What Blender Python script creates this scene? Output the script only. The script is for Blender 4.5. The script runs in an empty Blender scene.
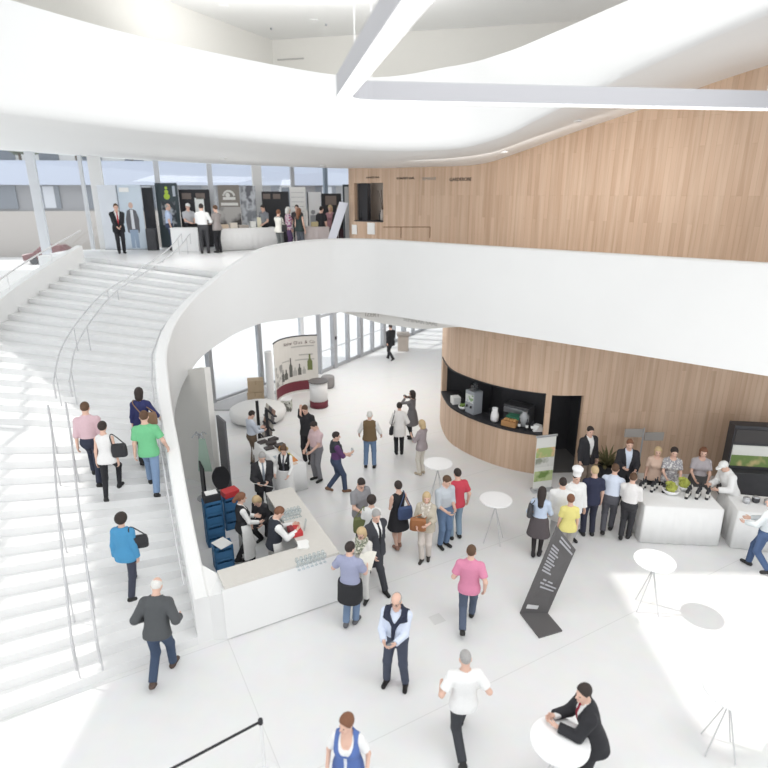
import bpy, bmesh, math, random
import numpy as np
from mathutils import Vector, Matrix
random.seed(7)
SC = bpy.context.scene
COL = SC.collection
R = math.radians

# ------------------------------------------------------------------ camera
CAMZ = 7.66
PITCH = 0.31925
FPX = 576.466
cam = bpy.data.cameras.new('camera')
camo = bpy.data.objects.new('camera', cam)
COL.objects.link(camo)
camo.location = (0, 0, CAMZ)
camo.rotation_euler = (math.pi / 2 - PITCH, 0, 0)
cam.sensor_width = 36
cam.lens = 36 * FPX / 768
cam.clip_end = 400
cam.dof.use_dof = True
cam.dof.focus_distance = 13.0
cam.dof.aperture_fstop = 0.62
SC.camera = camo
SC.view_settings.view_transform = 'Standard'
SC.view_settings.look = 'None'
SC.view_settings.exposure = 0.0

_cp, _sp = math.cos(PITCH), math.sin(PITCH)
def ray(x, y):
    a = (x - 384) / FPX; b = (384 - y) / FPX
    return Vector((a, _cp + b * _sp, -_sp + b * _cp))
def at(x, y, z=0.0):
    """point at height z seen at photo position x, y"""
    d = ray(x, y); t = (z - CAMZ) / d.z
    return Vector((0, 0, CAMZ)) + d * t
def atY(x, y, Y):
    d = ray(x, y); t = Y / d.y
    return Vector((0, 0, CAMZ)) + d * t
def zcol(P, y):
    """height above plan point P at which the photo row y lies"""
    Y = P[1]
    b = (384 - y) / FPX
    return CAMZ + Y * (-_sp + b * _cp) / (_cp + b * _sp)

# ------------------------------------------------------------------ materials
_M = {}
def mat(name, col, rough=0.6, metal=0.0, emit=0.0, noise=0.0, nscale=8.0, spec=0.4, bump=0.0):
    if name in _M: return _M[name]
    m = bpy.data.materials.new(name); m.use_nodes = True
    nt = m.node_tree; b = nt.nodes['Principled BSDF']
    b.inputs['Roughness'].default_value = rough
    b.inputs['Metallic'].default_value = metal
    b.inputs['Specular IOR Level'].default_value = spec
    c = (*col, 1)
    if noise > 0:
        tc = nt.nodes.new('ShaderNodeTexCoord')
        n = nt.nodes.new('ShaderNodeTexNoise'); n.inputs['Scale'].default_value = nscale; n.inputs['Detail'].default_value = 4
        r = nt.nodes.new('ShaderNodeMixRGB'); r.blend_type = 'MIX'
        r.inputs[1].default_value = tuple(max(0, x * (1 - noise)) for x in col) + (1,)
        r.inputs[2].default_value = tuple(min(1, x * (1 + noise)) for x in col) + (1,)
        nt.links.new(tc.outputs['Object'], n.inputs['Vector'])
        nt.links.new(n.outputs['Fac'], r.inputs[0]); nt.links.new(r.outputs[0], b.inputs['Base Color'])
        if bump > 0:
            bp = nt.nodes.new('ShaderNodeBump'); bp.inputs['Strength'].default_value = bump; bp.inputs['Distance'].default_value = .01
            nt.links.new(n.outputs['Fac'], bp.inputs['Height']); nt.links.new(bp.outputs[0], b.inputs['Normal'])
    else:
        b.inputs['Base Color'].default_value = c
    if emit > 0:
        b.inputs['Emission Color'].default_value = c
        b.inputs['Emission Strength'].default_value = emit
    _M[name] = m
    return m

def mat_check(name, c1, c2, scale):
    if name in _M: return _M[name]
    m = mat(name, c1, .8); nt = m.node_tree; b = nt.nodes['Principled BSDF']
    tc = nt.nodes.new('ShaderNodeTexCoord'); k = nt.nodes.new('ShaderNodeTexChecker')
    k.inputs['Scale'].default_value = scale
    k.inputs['Color1'].default_value = (*c1, 1); k.inputs['Color2'].default_value = (*c2, 1)
    nt.links.new(tc.outputs['Object'], k.inputs['Vector']); nt.links.new(k.outputs['Color'], b.inputs['Base Color'])
    return m

def mat_splotch(name, cols, scale=14.0, rough=.8, soft=False):
    if name in _M: return _M[name]
    m = mat(name, cols[0], rough); nt = m.node_tree; b = nt.nodes['Principled BSDF']
    tc = nt.nodes.new('ShaderNodeTexCoord'); n = nt.nodes.new('ShaderNodeTexNoise')
    n.inputs['Scale'].default_value = scale; n.inputs['Detail'].default_value = 2
    r = nt.nodes.new('ShaderNodeValToRGB'); r.color_ramp.interpolation = 'EASE' if soft else 'CONSTANT'
    els = r.color_ramp.elements
    for i, c in enumerate(cols):
        pos = 0.0 if i == 0 else .34 + .32 * (i - 1) / max(1, len(cols) - 1) + .05
        if i < 2: e = els[i]; e.position = pos
        else: e = els.new(pos)
        e.color = (*c, 1)
    nt.links.new(tc.outputs['Object'], n.inputs['Vector']); nt.links.new(n.outputs['Fac'], r.inputs[0])
    nt.links.new(r.outputs[0], b.inputs['Base Color'])
    return m

def mat_wood(name, ca, cb, cc, w=.13, length=1.9):
    m = bpy.data.materials.new(name); m.use_nodes = True; nt = m.node_tree; b = nt.nodes['Principled BSDF']
    L = nt.links.new
    uv = nt.nodes.new('ShaderNodeUVMap')
    sx = nt.nodes.new('ShaderNodeSeparateXYZ'); L(uv.outputs[0], sx.inputs[0])
    cx = nt.nodes.new('ShaderNodeCombineXYZ'); L(sx.outputs['Y'], cx.inputs['X']); L(sx.outputs['X'], cx.inputs['Y'])
    br = nt.nodes.new('ShaderNodeTexBrick')
    br.inputs['Color1'].default_value = (*ca, 1); br.inputs['Color2'].default_value = (*cb, 1)
    br.inputs['Mortar'].default_value = (ca[0] * .72, ca[1] * .68, ca[2] * .62, 1)
    br.inputs['Scale'].default_value = 1.0; br.inputs['Mortar Size'].default_value = .0035
    br.inputs['Brick Width'].default_value = length; br.inputs['Row Height'].default_value = w
    br.offset = .37; br.offset_frequency = 3; br.inputs['Bias'].default_value = -.1
    L(cx.outputs[0], br.inputs['Vector'])
    mp = nt.nodes.new('ShaderNodeMapping'); mp.inputs['Scale'].default_value = (7.5, .35, 1); L(uv.outputs[0], mp.inputs['Vector'])
    n = nt.nodes.new('ShaderNodeTexNoise'); n.inputs['Scale'].default_value = 1.0; n.inputs['Detail'].default_value = 5; L(mp.outputs[0], n.inputs['Vector'])
    mx = nt.nodes.new('ShaderNodeMixRGB'); mx.blend_type = 'MIX'; mx.inputs[2].default_value = (*cc, 1)
    rp = nt.nodes.new('ShaderNodeMapRange'); rp.inputs[1].default_value = .42; rp.inputs[2].default_value = .72; rp.inputs[4].default_value = .75
    L(n.outputs['Fac'], rp.inputs[0]); L(rp.outputs[0], mx.inputs[0]); L(br.outputs['Color'], mx.inputs[1])
    L(mx.outputs[0], b.inputs['Base Color']); b.inputs['Roughness'].default_value = .5
    b.inputs['Specular IOR Level'].default_value = .25
    return m

def mat_floor():
    m = bpy.data.materials.new('white_terrazzo'); m.use_nodes = True; nt = m.node_tree; b = nt.nodes['Principled BSDF']; L = nt.links.new
    tc = nt.nodes.new('ShaderNodeTexCoord')
    mp = nt.nodes.new('ShaderNodeMapping'); mp.inputs['Location'].default_value = (2.82, -8.44, 0); mp.vector_type = 'POINT'
    L(tc.outputs['Object'], mp.inputs['Vector'])
    mr = nt.nodes.new('ShaderNodeMapping'); mr.inputs['Rotation'].default_value = (0, 0, R(-29)); L(mp.outputs[0], mr.inputs['Vector'])
    br = nt.nodes.new('ShaderNodeTexBrick'); br.offset = 0
    br.inputs['Color1'].default_value = (.80, .80, .795, 1); br.inputs['Color2'].default_value = (.80, .80, .795, 1)
    br.inputs['Mortar'].default_value = (.68, .68, .67, 1); br.inputs['Scale'].default_value = 1
    br.inputs['Mortar Size'].default_value = .007; br.inputs['Brick Width'].default_value = 14.0; br.inputs['Row Height'].default_value = 3.06
    L(mr.outputs[0], br.inputs['Vector'])
    n = nt.nodes.new('ShaderNodeTexNoise'); n.inputs['Scale'].default_value = 3; n.inputs['Detail'].default_value = 6; L(tc.outputs['Object'], n.inputs['Vector'])
    mx = nt.nodes.new('ShaderNodeMixRGB'); mx.blend_type = 'MULTIPLY'; mx.inputs[0].default_value = .08
    L(br.outputs['Color'], mx.inputs[1]); L(n.outputs['Color'], mx.inputs[2]); L(mx.outputs[0], b.inputs['Base Color'])
    b.inputs['Roughness'].default_value = .32; b.inputs['Specular IOR Level'].default_value = .35
    return m

def mat_glass(name, tint=(1, 1, 1), refl=.06):
    m = bpy.data.materials.new(name); m.use_nodes = True; nt = m.node_tree; nt.nodes.clear(); L = nt.links.new
    o = nt.nodes.new('ShaderNodeOutputMaterial'); t = nt.nodes.new('ShaderNodeBsdfTransparent'); t.inputs[0].default_value = (*tint, 1)
    g = nt.nodes.new('ShaderNodeBsdfGlossy'); g.inputs['Roughness'].default_value = .03
    mx = nt.nodes.new('ShaderNodeMixShader'); mx.inputs[0].default_value = refl
    L(t.outputs[0], mx.inputs[1]); L(g.outputs[0], mx.inputs[2]); L(mx.outputs[0], o.inputs[0])
    return m

WHITE = mat('white_paint', (.84, .84, .83), .55, noise=.012, nscale=1.5)
WARMW = mat('warm_white_paint', (.80, .785, .75), .6, noise=.012, nscale=1.5)
STEPM = mat('white_step_stone', (.80, .80, .795), .45, noise=.03, nscale=5)
WOOD = mat_wood('larch_panelling', (.64, .46, .335), (.52, .355, .245), (.71, .55, .42))
FLOORM = mat_floor()
GLASS = mat_glass('clear_glass', (.97, .985, 1), .06)
HAZE = mat_glass('glassware', (.86, .9, .92), .14)
STEEL = mat('brushed_steel', (.55, .56, .58), .35, .8)
GREYF = mat('grey_aluminium', (.42, .43, .45), .5, .2)
PALEF = mat('pale_mullion', (.70, .72, .75), .5)
BLACK = mat('soft_black', (.028, .028, .032), .6)
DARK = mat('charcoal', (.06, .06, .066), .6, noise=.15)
CLOTHW = mat('white_cloth', (.86, .86, .85), .85, noise=.015, nscale=6)
PAPER = mat('paper', (.88, .88, .86), .8, noise=.01)
STONE = mat('beige_worktop_stone', (.66, .635, .59), .35, noise=.04, nscale=9)

# ------------------------------------------------------------------ mesh helpers
def link(name, me, m=None, parent=None, smooth=False):
    o = bpy.data.objects.new(name, me); COL.objects.link(o)
    if m is not None:
        for x in (m if isinstance(m, (list, tuple)) else [m]): me.materials.append(x)
    if smooth: me.polygons.foreach_set('use_smooth', [True] * len(me.polygons))
    if parent is not None: o.parent = parent
    return o
def obj(name, bm, m=None, parent=None, smooth=False):
    me = bpy.data.meshes.new(name)
    bmesh.ops.recalc_face_normals(bm, faces=bm.faces)
    bm.to_mesh(me); bm.free()
    return link(name, me, m, parent, smooth)
def soft(o, ang=28):
    o.data.polygons.foreach_set('use_smooth', [True] * len(o.data.polygons)); o.data.set_sharp_from_angle(angle=R(ang)); return o
def tag(o, label, cat, group=None, kind=None):
    o['label'] = label; o['category'] = cat
    if group: o['group'] = group
    if kind: o['kind'] = kind
    return o
def structure(o, label=None):
    o['kind'] = 'structure'
    if label: o['label'] = label
    return o
def empty(name, label, cat, loc=(0, 0, 0), rotz=0.0, group=None):
    o = bpy.data.objects.new(name, None); COL.objects.link(o)
    o.empty_display_size = .1
    o.location = loc; o.rotation_euler = (0, 0, rotz)
    if label: tag(o, label, cat, group)
    return o
def NB(): return bmesh.new()
def bbox(bm, x0, x1, y0, y1, z0, z1, bev=0.0, M=None):
    r = bmesh.ops.create_cube(bm, size=1.0)
    vs = r['verts']
    for v in vs:
        v.co = Vector(((x0 + x1) / 2 + v.co.x * (x1 - x0), (y0 + y1) / 2 + v.co.y * (y1 - y0), (z0 + z1) / 2 + v.co.z * (z1 - z0)))
    if bev > 0:
        es = list({e for v in vs for e in v.link_edges})
        rb = bmesh.ops.bevel(bm, geom=es, offset=bev, segments=2, affect='EDGES', profile=.6)
        vs = list({v for f in rb['faces'] for v in f.verts} | {v for v in vs if v.is_valid})
    if M is not None: bmesh.ops.transform(bm, matrix=M, verts=vs)
    return vs
def lathe(bm, prof, c=(0, 0, 0), n=24, sx=1.0, sy=1.0, M=None):
    rows = []
    for r, z in prof:
        rows.append([bm.verts.new((c[0] + sx * r * math.cos(2 * math.pi * i / n), c[1] + sy * r * math.sin(2 * math.pi * i / n), c[2] + z)) for i in range(n)])
    for a, b in zip(rows[:-1], rows[1:]):
        for i in range(n):
            j = (i + 1) % n; bm.faces.new((a[i], a[j], b[j], b[i]))
    if prof[0][0] > 1e-5: bm.faces.new(rows[0][::-1])
    if prof[-1][0] > 1e-5: bm.faces.new(rows[-1])
    vs = [v for row in rows for v in row]
    if M is not None: bmesh.ops.transform(bm, matrix=M, verts=vs)
    return vs
def tube(bm, pts, r, n=8, closed=False):
    pts = [Vector(p) for p in pts]
    N = len(pts); rows = []
    for i, p in enumerate(pts):
        a = pts[(i - 1) % N] if (closed or i > 0) else p
        b = pts[(i + 1) % N] if (closed or i < N - 1) else p
        t = (b - a).normalized()
        ref = Vector((0, 0, 1)) if abs(t.z) < .9 else Vector((1, 0, 0))
        u = t.cross(ref).normalized(); w = u.cross(t)
        rr = r[i] if isinstance(r, (list, tuple)) else r
        rows.append([bm.verts.new(p + rr * (math.cos(2 * math.pi * k / n) * u + math.sin(2 * math.pi * k / n) * w)) for k in range(n)])
    rng = range(N) if closed else range(N - 1)
    for i in rng:
        a = rows[i]; b = rows[(i + 1) % N]
        for k in range(n):
            j = (k + 1) % n; bm.faces.new((a[k], a[j], b[j], b[k]))
    if not closed:
        bm.faces.new(rows[0][::-1]); bm.faces.new(rows[-1])
def prism(bm, poly, z0, z1):
    a = [bm.verts.new((p[0], p[1], z0)) for p in poly]; b = [bm.verts.new((p[0], p[1], z1)) for p in poly]
    n = len(poly)
    bm.faces.new(a[::-1]); bm.faces.new(b)
    for i in range(n):
        j = (i + 1) % n; bm.faces.new((a[i], a[j], b[j], b[i]))
def sweep(bm, rows, closed_profile=True, closed_path=False, caps=True):
    """rows: list of rings (lists of points), skinned one to the next"""
    V = [[bm.verts.new(p) for p in r] for r in rows]
    n = len(V[0]); N = len(V)
    for i in range(N if closed_path else N - 1):
        a = V[i]; b = V[(i + 1) % N]
        for k in range(n if closed_profile else n - 1):
            j = (k + 1) % n; bm.faces.new((a[k], a[j], b[j], b[k]))
    if caps and closed_profile and not closed_path:
        bm.faces.new(V[0][::-1]); bm.faces.new(V[-1])
    return V
def spline(P, n):
    """Catmull-Rom through points of any dimension, n samples evenly spaced"""
    P = np.array(P, float); out = []
    Q = np.vstack([2 * P[0] - P[1], P, 2 * P[-1] - P[-2]])
    for i in range(1, len(Q) - 2):
        for t in np.linspace(0, 1, 24, endpoint=False):
            a, b, c, d = Q[i - 1], Q[i], Q[i + 1], Q[i + 2]
            out.append(.5 * (2 * b + (c - a) * t + (2 * a - 5 * b + 4 * c - d) * t ** 2 + (3 * b - a - 3 * c + d) * t ** 3))
    out.append(P[-1]); out = np.array(out)
    s = np.concatenate([[0], np.cumsum(np.hypot(*np.diff(out[:, :2], axis=0).T))])
    u = np.linspace(0, s[-1], n)
    return np.array([np.interp(u, s, out[:, k]) for k in range(P.shape[1])]).T, s[-1]
def offset(path, d):
    """offset a plan path to the right of its direction by d"""
    p = np.array(path)[:, :2]; t = np.gradient(p, axis=0); t /= np.linalg.norm(t, axis=1)[:, None]
    nrm = np.stack([t[:, 1], -t[:, 0]], 1)
    return p + nrm * d
def frame(loc, rotz=0.0):
    return Matrix.Translation(loc) @ Matrix.Rotation(rotz, 4, 'Z')
def text_mesh(name, s, size, m, parent, M, depth=.004):
    cu = bpy.data.curves.new(name, 'FONT'); cu.body = s; cu.size = size; cu.extrude = depth; cu.align_x = 'CENTER'; cu.align_y = 'CENTER'
    cu.resolution_u = 3
    t = bpy.data.objects.new(name, cu); COL.objects.link(t)
    bpy.context.view_layer.update()
    me = bpy.data.meshes.new_from_object(t.evaluated_get(bpy.context.evaluated_depsgraph_get()))
    bpy.data.objects.remove(t); me.transform(M)
    o = link(name, me, None, parent)
    me.materials.clear(); me.materials.append(m)
    return o
# ------------------------------------------------------------------ the hall
MZ = 5.35           # mezzanine floor
SLAB = 4.24         # underside of the mezzanine
bm = NB(); prism(bm, [(-16, -9), (16, -9), (16, 40), (-16, 40)], -.3, 0.0)
structure(obj('floor', bm, FLOORM))
bm = NB(); prism(bm, [(-90, 20), (60, 20), (60, 140), (-90, 140)], -.6, -.32)
structure(obj('ground_outside', bm, mat('pale_paving', (.75, .74, .72), .9, noise=.05, nscale=.3)))

# stair and parapet path (inner edge of the parapet), z = parapet top
PATH = [(-3.32, 8.33, .95), (-3.77, 9.26, 1.54), (-4.18, 10.15, 2.1), (-4.58, 11.05, 2.66), (-4.93, 11.82, 3.15), (-5.22, 12.56, 3.61),
        (-5.47, 13.31, 4.06), (-5.5, 14.08, 4.5), (-5.36, 14.62, 4.82), (-5.09, 15.08, 5.13), (-4.53, 15.6, 5.58), (-3.91, 15.95, 6.0),
        (-3.34, 16.3, 6.26), (-2.4, 17.0, 6.38), (-1.4, 17.55, 6.4), (-.4, 17.45, 6.4), (.5, 16.87, 6.4), (2.93, 14.9, 6.4), (5.73, 12.67, 6.4), (7.43, 11.3, 6.4), (11, 8.4, 6.4)]
PS, PL = spline(PATH, 150)
s_arr = np.linspace(0, PL, 150)
inner = PS[:, :2]; outer = offset(PS, .27)
def sm(x, a, b):
    t = np.clip((x - a) / (b - a), 0, 1); return t * t * (3 - 2 * t)
ztop = PS[:, 2]
drop = 1.62 + (2.16 - 1.62) * sm(s_arr, 7.0, 10.5)
zbot = np.maximum(ztop - drop, 0.0)
bm = NB(); rows = []
for i in range(150):
    a, b = inner[i], outer[i]; zt, zb = ztop[i], zbot[i]
    e = .035; u = (b - a) / np.linalg.norm(b - a)
    rows.append([(*a, zb), (*a, zt - e), (*(a + u * e), zt), (*(b - u * e), zt), (*b, zt - e), (*b, zb)])
sweep(bm, rows)
o = structure(obj('trim_parapet', bm, WHITE), 'white curved parapet sweeping up the stair and along the mezzanine edge')
soft(o)
# set-back lower bulkhead under the mezzanine edge
i0 = int(np.searchsorted(s_arr, 11.3)); bm = NB(); rows = []
pin = offset(PS, -.10); pin2 = offset(PS, -.40)
i1 = int(np.argmin(np.hypot(PS[:, 0] - 2.6, PS[:, 1] - 15.2)))
for i in range(i0, i1):
    z0 = 3.86 + .38 * (1 - sm(s_arr[i], 11.3, 13.2)) + .34 * sm(s_arr[i], s_arr[i1] - 2.5, s_arr[i1])
    rows.append([(*pin[i], z0), (*pin[i], SLAB + .05), (*pin2[i], SLAB + .05), (*pin2[i], z0)])
sweep(bm, rows); soft(structure(obj('trim_bulkhead', bm, WARMW), 'warm white bulkhead strip below the mezzanine edge'))

# stair: 32 risers fanning between the inner and the outer curve
OUT = [(-9.4, 4.7), (-10.6, 8.6), (-11.1, 12.0), (-11.5, 14.6), (-11.9, 17.4), (-11.7, 20.0), (-11.2, 22.3)]
OS, OL = spline(OUT, 200)
s_top = 9.55
NR = 32
def inner_at(s): return np.array([np.interp(s, s_arr, inner[:, 0]), np.interp(s, s_arr, inner[:, 1])])
def outer_at(f): return np.array([np.interp(f, np.linspace(0, 1, 200), OS[:, k]) for k in (0, 1)])
LAND = 14
def f_of(i):   # fraction along the run of the i-th riser; one longer tread half way is the landing
    e = 1.9
    return (i + (e if i >= LAND else 0)) / (NR - 1 + e)
rise = MZ / NR
bm = NB(); strips = []
def riser_line(i):
    f = f_of(i); return inner_at(f * s_top) + np.array([.0, .0]), outer_at(f)
for i in range(NR - 1):
    a0, b0 = riser_line(i); a1, b1 = riser_line(i + 1); z = (i + 1) * rise
    d0 = (b0 - a0) / np.linalg.norm(b0 - a0)
    zl = max(0.0, z - .62)
    q = [a0, b0, b1, a1]
    lo = [bm.verts.new((*p, max(0.0, zl if k < 2 else zl + rise * .9) if z > .7 else 0.0)) for k, p in enumerate(q)]
    hi = [bm.verts.new((*p, z)) for p in q]
    bm.faces.new(lo[::-1]); bm.faces.new(hi)
    for k in range(4):
        j = (k + 1) % 4; bm.faces.new((lo[k], lo[j], hi[j], hi[k]))
structure(obj('staircase', bm, STEPM), 'broad curved white staircase of shallow steps rising to the mezzanine')
def stair_z(x, y):
    for i in range(NR - 2, -1, -1):
        a, b = riser_line(i); d = b - a
        if d[0] * (y - a[1]) - d[1] * (x - a[0]) < 0: return (i + 1) * rise
    return 0.0
def at_stair(px, py):
    d = ray(px, py)
    for k in range(4000):
        z = MZ + .2 - k * .00145
        P = Vector((0, 0, CAMZ)) + d * ((z - CAMZ) / d.z)
        if stair_z(P.x, P.y) >= z - 1e-4 or z <= 0: return Vector((P.x, P.y, max(0, min(stair_z(P.x, P.y), MZ))))
    return P
# outer stair parapet
bm = NB(); rows = []
for k in range(0, 200, 4):
    f = k / 199; a = OS[k]; t = OS[min(k + 1, 199)] - OS[max(k - 1, 0)]; t = t / np.linalg.norm(t); n = np.array([-t[1], t[0]])
    z = f * MZ
    a = a[:2]
    rows.append([(*a, max(0, z - .5)), (*a, z + .55), (*(a + n * .25), z + .55), (*(a + n * .25), max(0, z - .5))])
sweep(bm, rows); soft(structure(obj('trim_stair_wall', bm, WHITE), 'low white outer wall of the staircase'))

# wall closing the space beneath the stair
UW = [(-4.36, 13.85), (-4.75, 14.3), (-5.4, 14.75), (-6.6, 15.0), (-8.6, 15.2)]
US, UL = spline(UW, 30); bm = NB(); rows = []
uo = offset(US, -.15)
for i in range(30):
    h = 3.3 - 1.5 * sm(US[i][0], -4.9, -6.2) if False else float(np.interp(-US[i][0], [4.3, 5.0, 5.6, 6.6, 8.6], [3.55, 3.3, 2.9, 2.3, 1.7]))
    rows.append([(*US[i], 0), (*US[i], h), (*uo[i], h), (*uo[i], 0)])
sweep(bm, rows); soft(structure(obj('wall_under_stair', bm, WARMW)))
# flush door in it
bm = NB(); tube(bm, [(-4.95, 14.42, .02), (-4.95, 14.42, 2.1), (-5.75, 14.82, 2.1), (-5.75, 14.82, .02)], .012, 4)
dr = structure(obj('door_1', bm, GREYF), 'flush door in the wall under the stair')
bm = NB(); bbox(bm, -.05, .05, -.03, .0, 1.0, 1.06, .008, frame((-5.08, 14.46, 0), R(153)))
obj('door_handle', bm, STEEL, dr)

# mezzanine slab
FAC = [(-24, 21.5), (-14, 25.3), (-9.5, 26.8), (-4.0, 28.6), (0.2, 30.4), (3.0, 33.0), (6, 37)]
a, b = riser_line(NR - 1)
edge = [tuple(inner[i]) for i in range(int(np.searchsorted(s_arr, s_top)), 150, 2)]
poly = [tuple(b)] + edge + [(16, 8), (16, 36), (4, 33.9), (0.2, 30.3), (-4, 28.5), (-9.5, 26.7), (-13.6, 25.2), (-13.5, 22.9)]
bm = NB(); prism(bm, poly, SLAB, MZ); structure(obj('floor_mezzanine', bm, FLOORM))

# ------------------------------------------------------------------ timber walls
def curved_panel(bm, uvl, path, S, s0, s1, zlo, zhi, thick=.16, n=None):
    n = n or max(3, int((s1 - s0) / .16))
    off = offset(path, -thick)
    ss = np.linspace(s0, s1, n)
    def P(pp, s): return np.array([np.interp(s, S, pp[:, 0]), np.interp(s, S, pp[:, 1])])
    rows = []
    for s in ss:
        a, c = P(path, s), P(off, s)
        lo = zlo(s) if callable(zlo) else zlo; hi = zhi(s) if callable(zhi) else zhi
        rows.append(([(*a, lo), (*a, hi), (*c, hi), (*c, lo)], s))
    V = [([bm.verts.new(p) for p in r], s) for r, s in rows]
    fs = []
    for (a, sa), (b, sb) in zip(V[:-1], V[1:]):
        for k in range(4):
            j = (k + 1) % 4
            f = bm.faces.new((a[k], b[k], b[j], a[j]))
            for l in f.loops:
                s = sa if l.vert in a else sb
                l[uvl].uv = (s + (0.1 * (l.vert.co - a[0].co).xy.length if k in (1, 3) else 0), l.vert.co.z)
    for r in (V[0], V[-1]):
        f = bm.faces.new(r[0])
        for l in f.loops: l[uvl].uv = (r[1] + (l.vert.co.x + l.vert.co.y), l.vert.co.z)
DR = [(5.2, 22.6), (3.4, 22.3), (2.35, 21.0), (2.0, 19.2), (2.06, 17.5), (2.4, 16.6), (3.05, 15.75), (3.75, 15.2), (4.6, 14.87), (5.5, 14.85), (7.5, 15.0), (10, 14.7), (14, 13.6)]
DS, DL = spline(DR, 260); dS = np.linspace(0, DL, 260)
def s_at(S, path, pt): return S[int(np.argmin(np.hypot(path[:, 0] - pt[0], path[:, 1] - pt[1])))]
sa = s_at(dS, DS, (2.02, 18.6)); sb = s_at(dS, DS, (4.42, 14.92)); sc = s_at(dS, DS, (4.62, 14.87)); sd = s_at(dS, DS, (5.5, 14.85))
bm = NB(); uvl = bm.loops.layers.uv.new('uv')
curved_panel(bm, uvl, DS, dS, 0, sa, 0, SLAB); curved_panel(bm, uvl, DS, dS, sa, sb, 0, 1.2); curved_panel(bm, uvl, DS, dS, sa, sb, 2.45, SLAB)
curved_panel(bm, uvl, DS, dS, sb, sc, 0, SLAB); curved_panel(bm, uvl, DS, dS, sc, sd, 2.42, SLAB); curved_panel(bm, uvl, DS, dS, sd, DL, 0, SLAB)
soft(structure(obj('wall_timber_lower', bm, WOOD), 'curved larch-panelled wall with a serving hatch on the ground floor'))
# bar ledge, dark frame and dark room behind the hatch
bm = NB(); rows = []; o1 = offset(DS, .03); o2 = offset(DS, -.62)
for s in np.linspace(sa, sb, 26):
    k = int(np.argmin(abs(dS - s))); rows.append([(*o1[k], 1.2), (*o1[k], 1.25), (*o2[k], 1.25), (*o2[k], 1.2)])
sweep(bm, rows); hatch = obj('hatch_counter', bm, BLACK)
tag(hatch, 'black curved counter ledge of the serving hatch in the lower timber wall', 'counter')
bm = NB(); rows = []
for s in np.linspace(sa, sb, 26):
    k = int(np.argmin(abs(dS - s))); rows.append([(*o1[k], 2.43), (*o1[k], 2.46), (*offset(DS, -.1)[k], 2.46), (*offset(DS, -.1)[k], 2.43)])
sweep(bm, rows); structure(obj('trim_hatch', bm, BLACK))
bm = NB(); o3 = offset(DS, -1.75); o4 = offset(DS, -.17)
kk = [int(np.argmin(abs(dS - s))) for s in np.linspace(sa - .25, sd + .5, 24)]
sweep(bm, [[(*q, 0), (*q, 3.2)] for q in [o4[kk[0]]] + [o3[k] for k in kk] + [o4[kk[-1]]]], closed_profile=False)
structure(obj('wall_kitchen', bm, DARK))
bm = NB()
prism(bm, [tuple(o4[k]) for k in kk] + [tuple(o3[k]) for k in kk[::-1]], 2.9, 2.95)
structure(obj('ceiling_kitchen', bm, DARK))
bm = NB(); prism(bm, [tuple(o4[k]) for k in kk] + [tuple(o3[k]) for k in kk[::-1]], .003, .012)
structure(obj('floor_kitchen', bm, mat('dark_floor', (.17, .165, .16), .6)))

W2 = [(-.6, 26.6), (-1.3, 25.2), (-1.28, 24.2), (.3, 23.0), (2.5, 21.2), (5, 18.8), (7.5, 16.2), (10, 13.5), (13, 10)]
WS, WL = spline(W2, 240); wS = np.linspace(0, WL, 240)
wpx = np.array([384 + FPX * p[0] / (p[1] * _cp + (CAMZ - 8.8) * _sp) for p in WS])
k0 = int(np.argmin(wpx))
TOPPX = [(340, 168.5), (360, 168), (420, 167.5), (477, 165), (520, 152), (570, 133), (632, 111), (700, 84), (763, 62), (850, 20), (1000, -40)]
def wood_top(s):
    k = int(np.argmin(abs(wS - s))); P = WS[k]
    px = max(wpx[k], 345) if k >= k0 else 350
    y = np.interp(px, [q[0] for q in TOPPX], [q[1] for q in TOPPX])
    return zcol(P, y) + .02
ka = int(np.argmin(abs(wpx[k0:] - 353.5))) + k0; kb = int(np.argmin(abs(wpx[k0:] - 383.5))) + k0
ta, tb = wS[ka], wS[kb]
zo0, zo1 = zcol(WS[ka + 4], 221.5), zcol(WS[ka + 4], 183)
bm = NB(); uvl = bm.loops.layers.uv.new('uv')
curved_panel(bm, uvl, WS, wS, 0, ta, MZ, wood_top); curved_panel(bm, uvl, WS, wS, ta, tb, MZ, zo0); curved_panel(bm, uvl, WS, wS, ta, tb, zo1, wood_top)
curved_panel(bm, uvl, WS, wS, tb, WL, MZ, wood_top)
soft(structure(obj('wall_timber_upper', bm, WOOD), 'long curved larch-panelled wall above the mezzanine'))
bm = NB(); w3 = offset(WS, -.95); w4 = offset(WS, -.17)
kk = [int(np.argmin(abs(wS - s))) for s in np.linspace(ta - .25, tb + .25, 10)]
sweep(bm, [[(*q, MZ), (*q, zo1 + .3)] for q in [w4[kk[0]]] + [w3[k] for k in kk] + [w4[kk[-1]]]], closed_profile=False); structure(obj('wall_niche', bm, mat('niche_wood', (.46, .40, .35), .6)))
bm = NB(); prism(bm, [tuple(w4[k]) for k in kk] + [tuple(w3[k]) for k in kk[::-1]], zo1 + .1, zo1 + .15); structure(obj('ceiling_niche', bm, DARK))
bm = NB(); kk = [int(np.argmin(abs(wS - s))) for s in np.linspace(ta, tb, 10)]
prism(bm, [tuple(offset(WS, .02)[k]) for k in kk] + [tuple(offset(WS, -.6)[k]) for k in kk[::-1]], zo0, zo0 + .04)
tag(obj('niche_counter', bm, BLACK), 'black counter ledge of the hatch in the upper timber wall', 'counter')
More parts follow.
